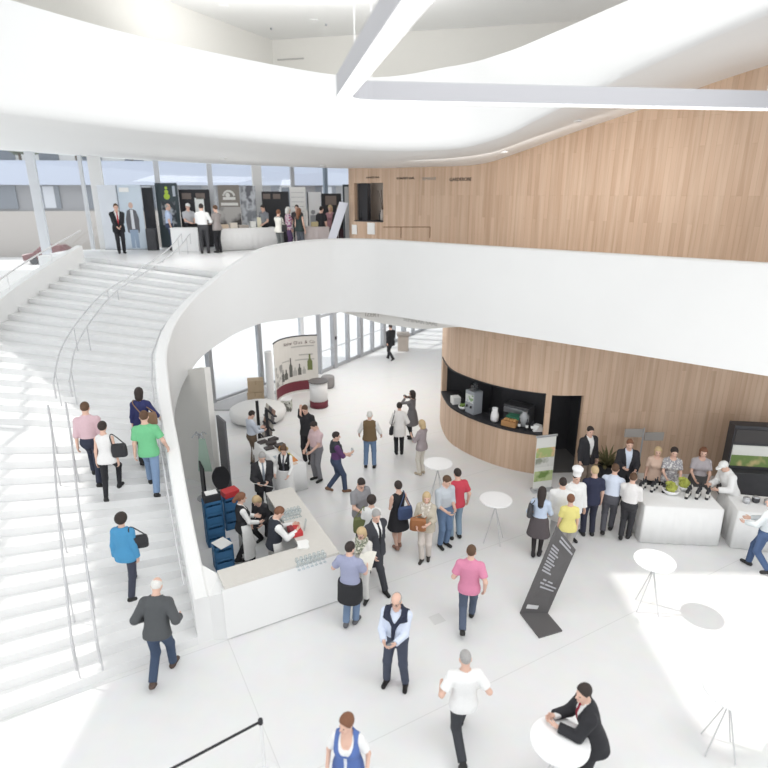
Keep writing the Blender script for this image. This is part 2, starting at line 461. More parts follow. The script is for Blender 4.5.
# thin panel seams of the upper wall (doors set flush in the panelling)
def on_wall(px, path=WS, lift=.012, wp=wpx, kk0=k0):
    k = int(np.argmin(abs(wp[kk0:] - px))) + kk0
    t = path[min(k + 1, len(path) - 1)] - path[k - 1]; t = t / np.linalg.norm(t); n = np.array([t[1], -t[0]])
    return path[k] + n * lift, math.atan2(t[1], t[0]), k
bm = NB()
pts = [on_wall(x)[0] for x in (384, 400, 416, 432)]
tube(bm, [(*p, zcol(p, 227)) for p in pts], .012, 4)
p = on_wall(401)[0]; tube(bm, [(*p, zcol(p, 227)), (*p, zcol(p, 238))], .012, 4)
p = on_wall(432)[0]; tube(bm, [(*p, zcol(p, 227)), (*p, zcol(p, 238))], .012, 4)
structure(obj('trim_panel_joint', bm, mat('dark_wood_joint', (.3, .17, .1), .7)))  # seams drawn in a darker brown than the boards
INK = mat('dark_lettering', (.07, .06, .055), .7)
GREYINK = mat('pale_grey_lettering', (.45, .42, .39), .7)
def wall_text(s, px, py, size, m, label=None):
    p, ang, k = on_wall(px); z = zcol(p, py)
    M = Matrix.Translation((p[0], p[1], z)) @ Matrix.Rotation(ang, 4, 'Z') @ Matrix.Rotation(R(90), 4, 'X')
    o = text_mesh('wall_lettering', s, size, m, None, M); tag(o, label, 'lettering'); return o
wall_text('KONZERT SAAL', 373, 177.5, .085, INK, 'small dark lettering on the timber wall above the upper hatch')
wall_text('KONZERT SAAL', 406, 178.3, .115, INK, 'bold dark lettering on the timber wall right of the upper hatch')
wall_text('SEMINAR', 430, 178.8, .15, GREYINK, 'faint grey lettering between two dark lettered words on the timber wall')
wall_text('GARDEROBE', 461, 179.5, .16, INK, 'rightmost dark lettering on the upper timber wall')
# lettering on the bulkhead
for s, px, py, m, lab in (('KONZERT SAAL', 374, 311, GREYINK, 'grey lettering on the bulkhead above the glass doors, the darker left word'),
                          ('SEMINAR SAAL', 420, 317.5, mat('faint_lettering', (.6, .59, .57), .7), 'faint grey lettering on the bulkhead, right of the darker word')):
    bp = offset(PS, -.085); pxs = np.array([384 + FPX * q[0] / (q[1] * _cp + 3.6 * _sp) for q in bp]); pxs[:i0 + 8] = -999
    k = int(np.argmin(abs(pxs - px))); q = bp[k]; t = bp[k + 1] - bp[k - 1]
    M = Matrix.Translation((q[0], q[1], SLAB - .13)) @ Matrix.Rotation(math.atan2(t[1], t[0]), 4, 'Z') @ Matrix.Rotation(R(90), 4, 'X')
    tag(text_mesh('bulkhead_lettering', s, .19, m, None, M), lab, 'lettering')

# ------------------------------------------------------------------ upper gallery
GF = [(-200, 85, 10.0), (-60, 104, 11.5), (0, 112, 12), (160, 132, 12.8), (350, 149, 13.4), (448, 149, 13.2), (500, 137, 12.5), (547, 114, 11.5), (600, 88, 10.4), (650, 64, 9.3), (768, 12, 7.6), (960, -70, 5.8)]
GT = [(-200, -70), (-60, -26), (0, -10), (160, 38), (350, 76), (448, 66), (500, 52), (547, 32), (600, 8), (650, -14), (768, -60), (960, -130)]
GB = [(-200, 138), (-60, 146), (0, 150), (160, 161), (350, 168.5), (420, 167.5), (477, 165), (520, 152), (570, 133), (632, 111), (763, 62), (960, -20)]
GBY = [19, 23.0, 25.0, 27.0, 24.6, 22.6, None, None, None, None, None, None]
front = [atY(x, y, Y) for x, y, Y in GF]
topz = [zcol((0, Y), y) for (x, y), (_, _, Y) in zip(GT, GF)]
back = []
for (x, y), Y in zip(GB, GBY):
    if Y is None:
        k = int(np.argmin(abs(wpx[k0:] - x))) + k0; P = WS[k]
        if x > 900: P = WS[-1]
        n = np.array([0, 0]); back.append(Vector((P[0] + .05, P[1] + .05, wood_top(wS[k]) - .01)))
    else: back.append(atY(x, y, Y))
fr = np.array([(p.x, p.y, p.z, t, b.x, b.y, b.z) for p, t, b in zip(front, topz, back)])
def cr(P, n):
    Q = np.vstack([2 * P[0] - P[1], P, 2 * P[-1] - P[-2]]); out = []
    for u in np.linspace(0, len(P) - 1 - 1e-6, n):
        i = int(u) + 1; t = u - int(u); a, b, c, d = Q[i - 1], Q[i], Q[i + 1], Q[i + 2]
        out.append(.5 * (2 * b + (c - a) * t + (2 * a - 5 * b + 4 * c - d) * t ** 2 + (3 * b - a - 3 * c + d) * t ** 3))
    return np.array(out)
G7 = cr(fr, 90)
gin = offset(G7, -.3)
bm = NB(); rows = []
for g, q in zip(G7, gin):
    d = np.array([g[4] - g[0], g[5] - g[1], g[6] - g[2]]); dn = d / np.linalg.norm(d); e = .22
    r0 = (g[0], g[1], g[2] + e); 
    def c3(t):  # rounded lower nose
        t1 = np.array([g[0], g[1], g[2] + e]); t2 = np.array([g[0], g[1], g[2]]); t3 = t2 + dn * e
        return tuple((1 - t) ** 2 * t1 + 2 * t * (1 - t) * t2 + t * t * t3)
    rows.append([(q[0], q[1], g[3] - .03), (q[0] * .9 + g[0] * .1, q[1] * .9 + g[1] * .1, g[3]), (q[0] * .1 + g[0] * .9, q[1] * .1 + g[1] * .9, g[3]), (g[0], g[1], g[3] - .04), r0, c3(.35), c3(.7), c3(1.0)])
V = sweep(bm, rows, closed_profile=False)
soft(structure(obj('trim_gallery', bm, WHITE, smooth=False), 'white curved balustrade band of the upper gallery'), 50)
bm = NB(); rows = []
for g in G7:
    a = np.array(g[:3]); b = np.array(g[4:7]); dn = (b - a) / np.linalg.norm(b - a)
    rows.append([tuple(a + dn * .22), tuple(a * .66 + b * .34), tuple(a * .33 + b * .67), tuple(b + dn * .12), tuple(b + dn * .12 + np.array([0, 0, .5])), tuple(a + dn * .25 + np.array([0, 0, .5]))])
sweep(bm, rows); soft(structure(obj('ceiling_gallery', bm, WHITE, smooth=False)))
# recessed downlights in that soffit
LAMP = mat('lamp_glow', (1, .98, .94), .5, emit=3.0)
def downlight(P, r, label):
    t = empty('downlight', label, 'downlight', P, 0, 'recessed ceiling downlights')
    bm = NB(); lathe(bm, [(r * .8, -.004), (r, -.012), (r, .03), (r * .8, .03)], n=16); obj('rim', bm, WHITE, t)
    bm = NB(); lathe(bm, [(0.0001, .0), (r * .79, .0), (r * .79, .02)], n=16); obj('lamp', bm, LAMP, t)
def soffit_point(px, frac):
    k = int(np.argmin([abs(384 + FPX * (g[0] * (1 - frac) + g[4] * frac) / ((g[1] * (1 - frac) + g[5] * frac) * _cp + (CAMZ - 9) * _sp) - px) for g in G7])); g = G7[k]
    return Vector(g[:3]) * (1 - frac) + Vector(g[4:7]) * frac - Vector((0, 0, .02))
for px, fr_, lab in ((233, .62, 'small round downlight in the soffit above the mezzanine windows'), (322, .8, 'small round downlight in the soffit where the timber wall begins'),
                     (503, .62, 'small round downlight in the soffit above the middle of the timber wall'), (576, .55, 'small round downlight in the soffit nearest the pendant ring')):
    downlight(soffit_point(px, fr_), .11, lab)

# room behind the gallery balustrade
CZ = 12.75
def atz(x, y): return at(x, y, CZ)
c1 = atz(165, 0); c2 = atz(272, 40); c3 = atz(352, 35)
dl = (c1 - c2).normalized()
bm = NB(); A = c2 + dl * 14
sweep(bm, [[(A.x, A.y, 9.6), (A.x, A.y, CZ)], [(c2.x, c2.y, 9.6), (c2.x, c2.y, CZ)]], closed_profile=False)
structure(obj('wall_gallery_left', bm, mat('cream_paint', (.76, .745, .705), .7, noise=.01)))
bm = NB(); B = c2 + (c3 - c2) * 6
sweep(bm, [[(c2.x, c2.y, 9.0), (c2.x, c2.y, CZ)], [(B.x, B.y, 9.0), (B.x, B.y, CZ)]], closed_profile=False)
structure(obj('wall_gallery_back', bm, mat('cream_paint', (.8, .79, .76), .7)))
p0 = at(278, 62, 10.9); 
bm = NB()
for (xa, ya), (xb, yb) in (((277, 60), (304, 60)),):
    k1 = c2 + (c3 - c2) * ((xa - 272) / 80); k2 = c2 + (c3 - c2) * ((xb - 272) / 80)
    z = zcol(k1, 60); bbox(bm, 0, (k2 - k1).xy.length, -.05, -.01, z - .02, z + .02, 0, frame((k1.x, k1.y, 0), math.atan2((k2 - k1).y, (k2 - k1).x)))
tag(obj('wall_grille', bm, mat('grille_grey', (.5, .49, .47), .6)), 'thin dark slot grille high on the cream gallery wall', 'grille')
for x, y, lab in ((224, 6, 'bright ceiling downlight above the upper gallery, nearest the left wall'), (314, 20, 'bright ceiling downlight above the upper gallery, right of the other')):
    P = atz(x, y); downlight((P.x, P.y, CZ - .01), .14, lab)
for x, y, lab in ((271, 28, 'tiny dark ceiling sensor by the corner of the upper gallery'), (326, 24, 'tiny dark ceiling sensor beside the right gallery downlight')):
    P = atz(x, y); bm = NB(); lathe(bm, [(.0001, -.06), (.03, -.05), (.035, 0)], (P.x, P.y, CZ), 10); tag(obj('ceiling_sensor', bm, GREYF), lab, 'sensor')
# ceiling with two skylight openings
bm = NB()
SKY = (-6.8, -1.2, 8.8, 12.9)
X0, X1, Y0, Y1 = -16, 16, -9, 30
x0, x1, y0, y1 = SKY
for r in ((X0, x0, Y0, Y1), (x1, X1, Y0, Y1), (x0, x1, Y0, y0), (x0, x1, y1, Y1)):
    bbox(bm, r[0], r[1], r[2], r[3], CZ, CZ + .25)
structure(obj('ceiling', bm, WHITE))
# dropped oval ceiling ring
bm = NB(); c = Vector((2.6, 11.2, 0)); rows = []
for k in range(64):
    a = 2 * math.pi * k / 64; ca, sa_ = math.cos(a), math.sin(a)
    ro = 4.4; ri = 3.6
    rows.append([(c.x + ro * 1.05 * ca, c.y + ro * sa_ * .9, CZ), (c.x + ro * 1.05 * ca, c.y + ro * .9 * sa_, CZ - .28), (c.x + ri * 1.05 * ca, c.y + ri * .9 * sa_, CZ - .28), (c.x + ri * 1.05 * ca, c.y + ri * .9 * sa_, CZ)])
sweep(bm, rows, closed_path=True); soft(structure(obj('ceiling_ring', bm, WHITE)))

# ------------------------------------------------------------------ glazing
def glaze_bay(name, p, q, z0, z1, fm, wmul=.13, dmul=.2, transoms=(), pane=GLASS, label=None):
    p = Vector((p[0], p[1], 0)); q = Vector((q[0], q[1], 0)); L = (q - p).length; ang = math.atan2(q.y - p.y, q.x - p.x)
    M = frame(p, ang)
    bm = NB(); bbox(bm, -wmul / 2, wmul / 2, -dmul / 2, dmul / 2, z0, z1, .01, M)
    bbox(bm, 0, L, -.05, .05, z0, z0 + .08, 0, M); bbox(bm, 0, L, -.05, .05, z1 - .08, z1, 0, M)
    for t in transoms: bbox(bm, 0, L, -.04, .04, t - .03, t + .03, 0, M)
    w = structure(obj(name, bm, fm), label)
    bm = NB(); bbox(bm, wmul / 2, L - .01, -.012, .012, z0 + .05, z1 - .05, 0, M); obj('pane', bm, pane, w)
    return w
wn = 0
# mezzanine facade: bays at the mullions
def fac_pt(px, z=MZ):
    d = ray(px, 200); best = None
    for (a, b) in zip(FAC[:-1], FAC[1:]):
        for t in np.linspace(0, 1, 200):
            X = a[0] + (b[0] - a[0]) * t; Y = a[1] + (b[1] - a[1]) * t
            e = abs(X / Y - d.x / d.y)
            if best is None or e < best[0]: best = (e, X, Y)
    return best[1], best[2]
MUL = [(-120, PALEF, .2), (-40, PALEF, .2), (38, PALEF, .34), (86, PALEF, .14), (100, WHITE, .5), (160, PALEF, .22), (212, PALEF, .22), (258, WHITE, .42), (293, GREYF, .16), (326, mat('blue_grey_frame', (.2, .25, .31), .5), .17), (352, GREYF, .15), (400, GREYF, .15)]
for (xa, m, w), (xb, _, _) in zip(MUL[:-1], MUL[1:]):
    wn += 1
    pa, pb = fac_pt(xa), fac_pt(xb)
    glaze_bay('window_%d' % wn, pa, pb, -.1 if xa < 130 else SLAB + .2, 10.2, m, w, .3 if w > .2 else .24)
# left return of the facade, beyond the stair
LF = [(-18.6, 23.4), (-16.6, 20.5), (-15.6, 17.5), (-15, 14), (-14.6, 11), (-14.4, 7.5), (-14.2, 4)]
for p, q in zip(LF[:-1], LF[1:]):
    wn += 1; glaze_bay('window_%d' % wn, p, q, -.05, 9.6, PALEF, .18, .25)
# ground floor glazing and glass doors
GL = [(-8.2, 20.0), (-6.6, 20.9), (-5.14, 23.04), (-3.55, 24.2), (-2.95, 24.55)]
for p, q in zip(GL[:-1], GL[1:]):
    wn += 1; glaze_bay('window_%d' % wn, p, q, 0, SLAB, GREYF if p[0] < -4 else PALEF, .16, .26)
d0 = Vector((-2.85, 24.62, 0)); d1 = Vector((3.9, 36.0, 0)); dd = (d1 - d0).normalized(); L = (d1 - d0).length
nleaf = 12; wl = L / nleaf; ang = math.atan2(dd.y, dd.x)
for i in range(nleaf):
    p = d0 + dd * wl * i; M = frame(p, ang)
    bm = NB(); s = .06; z1 = 2.62
    wpost = .26 if i % 2 == 1 else .1
    bbox(bm, -wpost / 2, wpost / 2, -.1, .1, 0, SLAB, .008, M)
    bbox(bm, wpost / 2, wl - .05, -.04, .04, 0, .14, 0, M); bbox(bm, wpost / 2, wl - .05, -.04, .04, z1 - .1, z1, 0, M)
    dr = structure(obj('door_%d' % (i + 2), bm, GREYF), 'grey framed glass door leaf in the ground floor entrance front')
    bm = NB(); bbox(bm, wpost / 2, wl - .05, -.012, .012, .14, z1 - .1, 0, M); bbox(bm, wpost / 2, wl - .05, -.012, .012, z1, SLAB, 0, M); obj('pane', bm, GLASS, dr)
    bm = NB(); tube(bm, [M @ Vector((wpost / 2 + .05, -.1, 1.03)), M @ Vector((wl - .1, -.1, 1.03))], .02, 6); obj('door_handle', bm, STEEL, dr)
    if i == 1:
        bm = NB(); bbox(bm, -.05, .05, -.13, -.1, 1.35, 1.5, .01, M); obj('door_reader', bm, BLACK, dr)
# pale stone ledge inside the left glazing
bm = NB(); prism(bm, [(-6.5, 20.6), (-5.0, 22.7), (-4.3, 22.0), (-5.6, 20.0), (-6.4, 20.0)], 0, .06)
structure(obj('trim_ledge', bm, mat('grey_ledge', (.5, .5, .51), .6)))
# ------------------------------------------------------------------ figures: signed distance fields skinned by surface nets
F = np.float32
def V3(*a): return np.array(a, F)
def nrm(v): return v / (np.linalg.norm(v) + 1e-9)
def smin(a, b, k):
    h = np.maximum(k - np.abs(a - b), 0) / k
    return np.minimum(a, b) - h * h * k * F(.25)
def smax(a, b, k): return -smin(-a, -b, k)
class Grid:
    def __init__(s, lo, hi, h):
        s.lo = np.array(lo, F); s.h = F(h)
        s.n = np.maximum(np.ceil((np.array(hi) - np.array(lo)) / h).astype(int) + 1, 4)
        ax = [s.lo[k] + s.h * np.arange(s.n[k], dtype=F) for k in range(3)]
        s.P = np.stack(np.meshgrid(*ax, indexing='ij'), -1)
def cone(P, a, b, ra, rb, cap0=None, cap1=None):
    """tapered capsule; cap0 / cap1 cut it flat at a fraction of its length"""
    ab = b - a; L2 = float(ab @ ab); t = ((P - a) @ ab) / F(L2)
    tc = np.clip(t, 0, 1)
    d = np.linalg.norm(P - a - tc[..., None] * ab, axis=-1) - (ra + (rb - ra) * tc)
    L = math.sqrt(L2)
    if cap1 is not None: d = np.maximum(d, (t - cap1) * L)
    if cap0 is not None: d = np.maximum(d, (cap0 - t) * L)
    return d.astype(F)
def ell(P, c, r, Rm=None):
    q = P - c
    if Rm is not None: q = q @ Rm
    r = np.array(r, F); k0 = np.linalg.norm(q / r, axis=-1); k1 = np.linalg.norm(q / (r * r), axis=-1)
    return (k0 * (k0 - 1) / np.maximum(k1, 1e-4)).astype(F)
def loft(q, keys, infl=0.0, zlo=None, zhi=None):
    z = q[..., 2]; K = np.array(keys, F)
    a = np.interp(z, K[:, 0], K[:, 1]) + infl; b = np.interp(z, K[:, 0], K[:, 2]) + infl; yo = np.interp(z, K[:, 0], K[:, 3])
    x = q[..., 0] / a; y = (q[..., 1] - yo) / b
    n = np.sqrt(np.sqrt(x ** 4 + y ** 4) * .35 + np.sqrt(0) + .65 * (x * x + y * y)) if False else (np.abs(x) ** 2.3 + np.abs(y) ** 2.3) ** (1 / 2.3)
    d = (n - 1) * np.minimum(a, b)
    z0 = K[0, 0] if zlo is None else zlo; z1 = K[-1, 0] if zhi is None else zhi
    return np.maximum(np.maximum(d, z - z1), z0 - z).astype(F)
def nets(g, d):
    """surface nets: one vertex per crossed cell"""
    s = d < 0; n = g.n
    cs = np.zeros(tuple(n - 1), np.int8); acc = np.zeros((*(n - 1), 3), F); cnt = np.zeros(tuple(n - 1), F)
    sl = lambda o, m: tuple(slice(o[k], o[k] + m[k]) for k in range(3))
    m = n - 1
    for ax in range(3):
        for u in (0, 1):
            for v in (0, 1):
                o0 = [0, 0, 0]; o1 = [0, 0, 0]; oth = [k for k in range(3) if k != ax]
                o0[oth[0]] = o1[oth[0]] = u; o0[oth[1]] = o1[oth[1]] = v; o1[ax] = 1
                A = d[sl(o0, m)]; B = d[sl(o1, m)]; c = (A < 0) != (B < 0)
                t = np.where(c, A / np.where(c, A - B, 1), 0)
                cnt += c
                for k in range(3): acc[..., k] += np.where(c, (o0[k] if k != ax else t), 0)
    act = cnt > 0
    idx = -np.ones(tuple(m), np.int32); idx[act] = np.arange(int(act.sum()))
    cell = np.argwhere(act); vert = g.lo + g.h * (cell + acc[act] / cnt[act][:, None])
    quads = []
    for ax in range(3):
        u, v = [k for k in range(3) if k != ax]
        if ax == 1: u, v = v, u
        sh = [n[0], n[1], n[2]]; sh[ax] -= 1
        A = d[tuple(slice(0, sh[k]) if k == ax else slice(1, sh[k] - 1) for k in range(3))]
        o1 = [slice(1, sh[k] - 1) for k in range(3)]; o1[ax] = slice(1, n[ax])
        B = d[tuple(o1)]
        c = (A < 0) != (B < 0); I = np.argwhere(c)
        if not len(I): continue
        I = I.copy(); I[:, u] += 1; I[:, v] += 1
        fl = (A < 0)[c]
        def id_(du, dv):
            J = I.copy(); J[:, u] -= du; J[:, v] -= dv; return idx[J[:, 0], J[:, 1], J[:, 2]]
        q = np.stack([id_(1, 1), id_(0, 1), id_(0, 0), id_(1, 0)], 1)
        q[~fl] = q[~fl][:, ::-1]; quads.append(q)
    q = np.concatenate(quads) if quads else np.zeros((0, 4), np.int32)
    q = q[(q >= 0).all(1)]
    # one round of relaxing
    return vert, q
def mesh_from(name, parts, scale=1.0):
    """parts: list of (verts, quads, material index)"""
    vs = []; fs = []; mi = []; o = 0
    for v, q, k in parts:
        vs.append(v); fs.append(q + o); mi.append(np.full(len(q), k, np.int32)); o += len(v)
    v = np.concatenate(vs) * scale; q = np.concatenate(fs); mi = np.concatenate(mi)
    me = bpy.data.meshes.new(name)
    me.vertices.add(len(v)); me.vertices.foreach_set('co', v.astype(F).ravel())
    me.loops.add(len(q) * 4); me.loops.foreach_set('vertex_index', q.astype(np.int32).ravel())
    me.polygons.add(len(q)); me.polygons.foreach_set('loop_start', np.arange(0, len(q) * 4, 4, dtype=np.int32))
    me.polygons.foreach_set('loop_total', np.full(len(q), 4, np.int32))
    me.polygons.foreach_set('material_index', mi); me.polygons.foreach_set('use_smooth', np.ones(len(q), bool))
    me.update(calc_edges=True)
    return me
def ik(a, t, l1, l2, pole):
    d = t - a; L = np.linalg.norm(d)
    if L > (l1 + l2) * .995: t = a + d / L * (l1 + l2) * .995; d = t - a; L = np.linalg.norm(d)
    if L < abs(l1 - l2) + .03: L = abs(l1 - l2) + .03
    u = nrm(d); x = (l1 * l1 - l2 * l2 + L * L) / (2 * L); h = math.sqrt(max(0, l1 * l1 - x * x))
    p = pole - u * (pole @ u); p = nrm(p)
    return (a + u * x + p * h).astype(F), t.astype(F)
def rotm(yaw=0, pitch=0, roll=0):
    """columns: right, forward, up; yaw to the right, pitch forward/down, roll to the right"""
    y, p, r = R(yaw), R(pitch), R(roll)
    Z = Matrix.Rotation(-y, 3, 'Z') @ Matrix.Rotation(-p, 3, 'X') @ Matrix.Rotation(r, 3, 'Y')
    return np.array(Z, F)

MALE = [(-.13, .125, .10, 0), (-.03, .168, .118, -.012), (.08, .158, .112, 0), (.18, .152, .108, .004), (.32, .164, .12, .008), (.41, .162, .110, 0), (.475, .118, .08, -.012), (.515, .075, .065, -.012), (.555, .058, .056, -.012)]
FEMALE = [(-.13, .13, .105, -.005), (-.03, .178, .125, -.015), (.08, .15, .108, -.003), (.17, .126, .095, 0), (.30, .138, .105, .004), (.41, .14, .098, 0), (.475, .10, .072, -.012), (.515, .064, .058, -.012), (.555, .048, .05, -.012)]
SKIN = mat('skin', (.72, .47, .37), .6); SKIN2 = mat('tanned_skin', (.62, .38, .28), .6)
EYEM = mat('eyes', (.05, .035, .03), .3); LIPM = mat('lips', (.55, .22, .2), .5)
HAIRC = {'dark': (.035, .025, .022), 'brown': (.11, .06, .035), 'grey': (.36, .35, .34), 'white': (.72, .71, .68), 'blonde': (.56, .42, .24), 'auburn': (.2, .09, .05)}

def person(label, loc, h=1.76, heading=0, sex='m', res=.013, stride=0.0, step=None, lean=0, side=0, hl=None, hr=None, yaw=0, pitch=8, roll=0, wide=.0,
           top=('shirt', (.8, .8, .8), 'short'), jacket=None, legs=('trousers', (.05, .05, .06)), shoes=(.03, .03, .03), hair=('short', 'dark'),
           belly=0.0, extra=(), pelvis=None, kneel=False, curl=35, skin=None, group=None, turn=0, tophem=None):
    sc = h / 1.75
    keys = [list(k) for k in (MALE if sex == 'm' else FEMALE)]
    for k in keys:
        if -.05 < k[0] < .25: k[2] += belly; k[3] += belly * .7; k[1] += belly * .4
    # ---- skeleton (canonical 1.75 m, forward = +y)
    ank = {}; lift = {'l': 0.0, 'r': 0.0}; fp = {'l': 0.0, 'r': 0.0}; fy = {'l': 0.0, 'r': 0.0}
    for sd, sg in (('l', -1), ('r', 1)):
        ank[sd] = V3(sg * (.085 + wide), 0, .085)
    if stride:
        a, b = ('r', 'l') if stride > 0 else ('l', 'r'); S = abs(stride)
        ank[a][1] = S * .5; ank[b][1] = -S * .5; fp[b] = min(50, S * 62); lift[b] = math.sin(R(fp[b])) * .145
        ank[a][0] *= .75; ank[b][0] *= .75
    if step:  # (side, forward, up): that foot stands higher, as on a stair
        ank[step[0]][1] += step[1]; ank[step[0]][2] += step[2]
        o = 'l' if step[0] == 'r' else 'r'; ank[o][1] -= .12; fp[o] = 28; lift[o] = .06
    for sd in 'lr': ank[sd][2] += lift[sd]
    if kneel: ank['l'][1] = -.28; ank['l'][2] = .1; ank['r'][1] = .14; fp['l'] = 60
    hipdx = .088; l1, l2 = .425, .425
    if pelvis is None:
        pz = 9
        for sd, sg in (('l', -1), ('r', 1)):
            hx = np.hypot(ank[sd][0] - sg * hipdx, ank[sd][1]); pz = min(pz, ank[sd][2] + math.sqrt(max(.05, (.838) ** 2 - hx ** 2)))
    else: pz = pelvis
    pel = V3(0, 0, pz + .03)
    if step: pel[1] += step[1] * .25
    Rt = rotm(turn, lean, side)       # torso
    T = lambda x, y, z: (pel + Rt @ V3(x, y, z)).astype(F)
    knee = {}; hip = {}
    for sd, sg in (('l', -1), ('r', 1)):
        hip[sd] = pel + V3(sg * hipdx, 0, -.03); kn, an = ik(hip[sd], ank[sd], l1, l2, V3(sg * .08, 1, 0)); knee[sd] = kn; ank[sd] = an
    shx = .178 if sex == 'm' else .152
    sho = {sd: T(sg * shx, -.005, .435) for sd, sg in (('l', -1), ('r', 1))}
    hand = {}; elb = {}
    for sd, sg, tg in (('l', -1, hl), ('r', 1, hr)):
        if tg is None: tg = (sg * (.25 if sex == 'm' else .22), .06 - (.16 * np.sign(stride) * sg * (-1 if True else 1) if stride else 0), .87)
        t = V3(*tg)
        el, w_ = ik(sho[sd], t, .285, .245, V3(sg * .55, -1, -.35)); elb[sd] = el; hand[sd] = w_
    Nb = T(0, -.012, .535)
    Rh = rotm(yaw + turn, pitch + lean * .35, roll)
    Hc = (Nb + (Rt @ V3(0, .012, .06)) + Rh @ V3(0, .012, .088)).astype(F)
    Hd = lambda x, y, z: (Hc + Rh @ V3(x, y, z)).astype(F)
    ul = .8 if sex == 'f' else 1.0
    allp = np.array([pel, *ank.values(), *knee.values(), *elb.values(), *hand.values(), *sho.values(), Hc])
    lo = allp.min(0) - .2; hi = allp.max(0) + .2; lo[2] = max(-.02, lo[2] - .05)
    # ---- body below the neck
    g = Grid(lo, hi, res); P = g.P; q = (P - pel) @ Rt
    lsk = .012 if legs[0] == 'trousers' else .02 if legs[0] == 'leggings' or len(legs) > 3 else 0.0
    d = loft(q, keys, -.006)
    for sd, sg in (('l', -1), ('r', 1)):
        d = smin(d, ell(P, T(sg * (shx - .004), -.004, .432), (.056 * ul,) * 3), .04)
        d = smin(d, cone(P, T(sg * .05, -.012, .50), T(sg * shx * .9, -.006, .448), .04, .04), .03)
        d = smin(d, cone(P, hip[sd], knee[sd], .082 - lsk, .055 - lsk), .05)
        mid = knee[sd] * .65 + ank[sd] * .35 + V3(0, -.012, 0)
        d = smin(d, smin(cone(P, knee[sd], mid, .052 - lsk, .054 - lsk), cone(P, mid, ank[sd], .053 - lsk, .036 - lsk * .5), .03), .03)
        d = smin(d, cone(P, sho[sd], elb[sd], .05 * ul, .040 * ul), .03)
        d = smin(d, cone(P, elb[sd], hand[sd], .040 * ul, .027 * (.5 + ul / 2)), .02)
    if sex == 'f':
        for sg in (-1, 1): d = smin(d, ell(P, T(sg * .068, .085, .315), (.062, .055, .06)), .04)
    d = smin(d, cone(P, Nb - (Rt @ V3(0, 0, .05)), Hd(0, -.02, -.05), .058 * (.55 + ul * .45), .05 * (.55 + ul * .45)), .04)
    parts = [(*nets(g, d), 0)]
    # ---- bare feet (under shoes, or seen in sandals)
    for sd, sg in (('l', -1), ('r', 1)):
        pass
    # ---- head, finer
    hres = max(.0075, res * .62)
    gh = Grid(Hc - .17, Hc + .17, hres); X = (gh.P - Hc) @ Rh
    dh = ell(X, V3(0, -.012, .028), (.074, .094, .094)); dh = smin(dh, ell(X, V3(0, .022, -.05), (.054, .064, .062)), .05)
    dh = smin(dh, cone(X, V3(0, .084, .012), V3(0, .108, -.018), .009, .013), .014)
    dh = smin(dh, ell(X, V3(0, .07, -.092), (.022, .02, .018)), .02)
    for sg in (-1, 1):
        dh = smax(dh, -ell(X, V3(sg * .032, .096, .006), (.017, .014, .011)), .01)
        dh = smin(dh, ell(X, V3(sg * .076, -.012, -.008), (.012, .022, .032)), .012)
        dh = smin(dh, ell(X, V3(sg * .032, .077, .007), (.014, .012, .012)), .004)
    dh = smin(dh, cone(X, V3(0, -.022, -.13), V3(0, -.02, -.04), .05 * (.55 + ul * .45), .05 * (.55 + ul * .45)), .03)
    vh, qh = nets(gh, dh)
    Xv = (vh - Hc) @ Rh; fc = Xv[qh].mean(1)
    mi = np.zeros(len(qh), np.int32)
    eye = (np.abs(np.abs(fc[:, 0]) - .032) < .012) & (np.abs(fc[:, 2] - .007) < .007) & (fc[:, 1] > .05)
    lip = (np.abs(fc[:, 0]) < .024) & (np.abs(fc[:, 2] + .062) < .0075) & (fc[:, 1] > .05)
    for k, sel in ((0, ~(eye | lip)), (1, eye), (2, lip)):
        if sel.any(): parts.append((vh, qh[sel], k))
    # ---- hands: palm, four bent fingers of unequal length, thumb from the side of the palm
    holds = {}
    for sd, sg in (('l', -1), ('r', 1)):
        w0 = hand[sd]; dv = nrm(w0 - elb[sd])
        med = nrm(T(0, .05, w0[2] - pel[2]) - w0) if hl is None and hr is None else V3(0, 0, -1)
        tgt = hl if sd == 'l' else hr
        med = V3(-sg, .15, 0) if tgt is None else V3(-sg * .7, .1, .25)
        n = med - dv * (med @ dv); n = nrm(n); lat = np.cross(dv, n) * (1)   # lateral
        fwd = V3(0, 1, .25); th = lat if lat @ fwd > 0 else -lat              # thumb side
        hs = max(.0058, res * .42)
        c = w0 + dv * .08
        gg = Grid(c - .125, c + .125, hs); Y = gg.P
        qd = np.stack([(Y - w0) @ dv, (Y - w0) @ th, (Y - w0) @ n], -1)
        hd = ell(qd, V3(.048, 0, 0), (.055, .041, .017))
        hd = smin(hd, cone(qd, V3(-.03, 0, 0), V3(.02, 0, 0), .026 * (.6 + ul * .4), .024), .02)
        for j, (o, ln) in enumerate(((.030, .066), (.010, .076), (-.010, .071), (-.029, .056))):
            c1 = R(curl + 4 * j); a0 = V3(.088, o, .002)
            a1 = a0 + V3(math.cos(c1 * .5), o * .8, math.sin(c1 * .5)) * ln * .5
            a2 = a1 + V3(math.cos(c1 * 1.5), o * .4, math.sin(c1 * 1.5)) * ln * .5
            hd = smin(hd, np.minimum(cone(qd, a0 - V3(.02, 0, 0), a1, .0092, .0085), cone(qd, a1, a2, .0085, .0072)), .005)
        b0 = V3(.022, .026, .004); b1 = V3(.055, .054, .014); b2 = V3(.082, .058, .026)
        hd = smin(hd, np.minimum(cone(qd, b0, b1, .0125, .0105), cone(qd, b1, b2, .0105, .0085)), .008)
        parts.append((*nets(gg, hd), 0))
        holds[sd] = (w0 + dv * .085 + n * .03, dv, th, n)
    root = link('person', mesh_from('person', parts, sc), [skin or SKIN, EYEM, LIPM])
    root.location = loc; root.rotation_euler = (0, 0, -R(heading))
    tag(root, label, 'person', group)
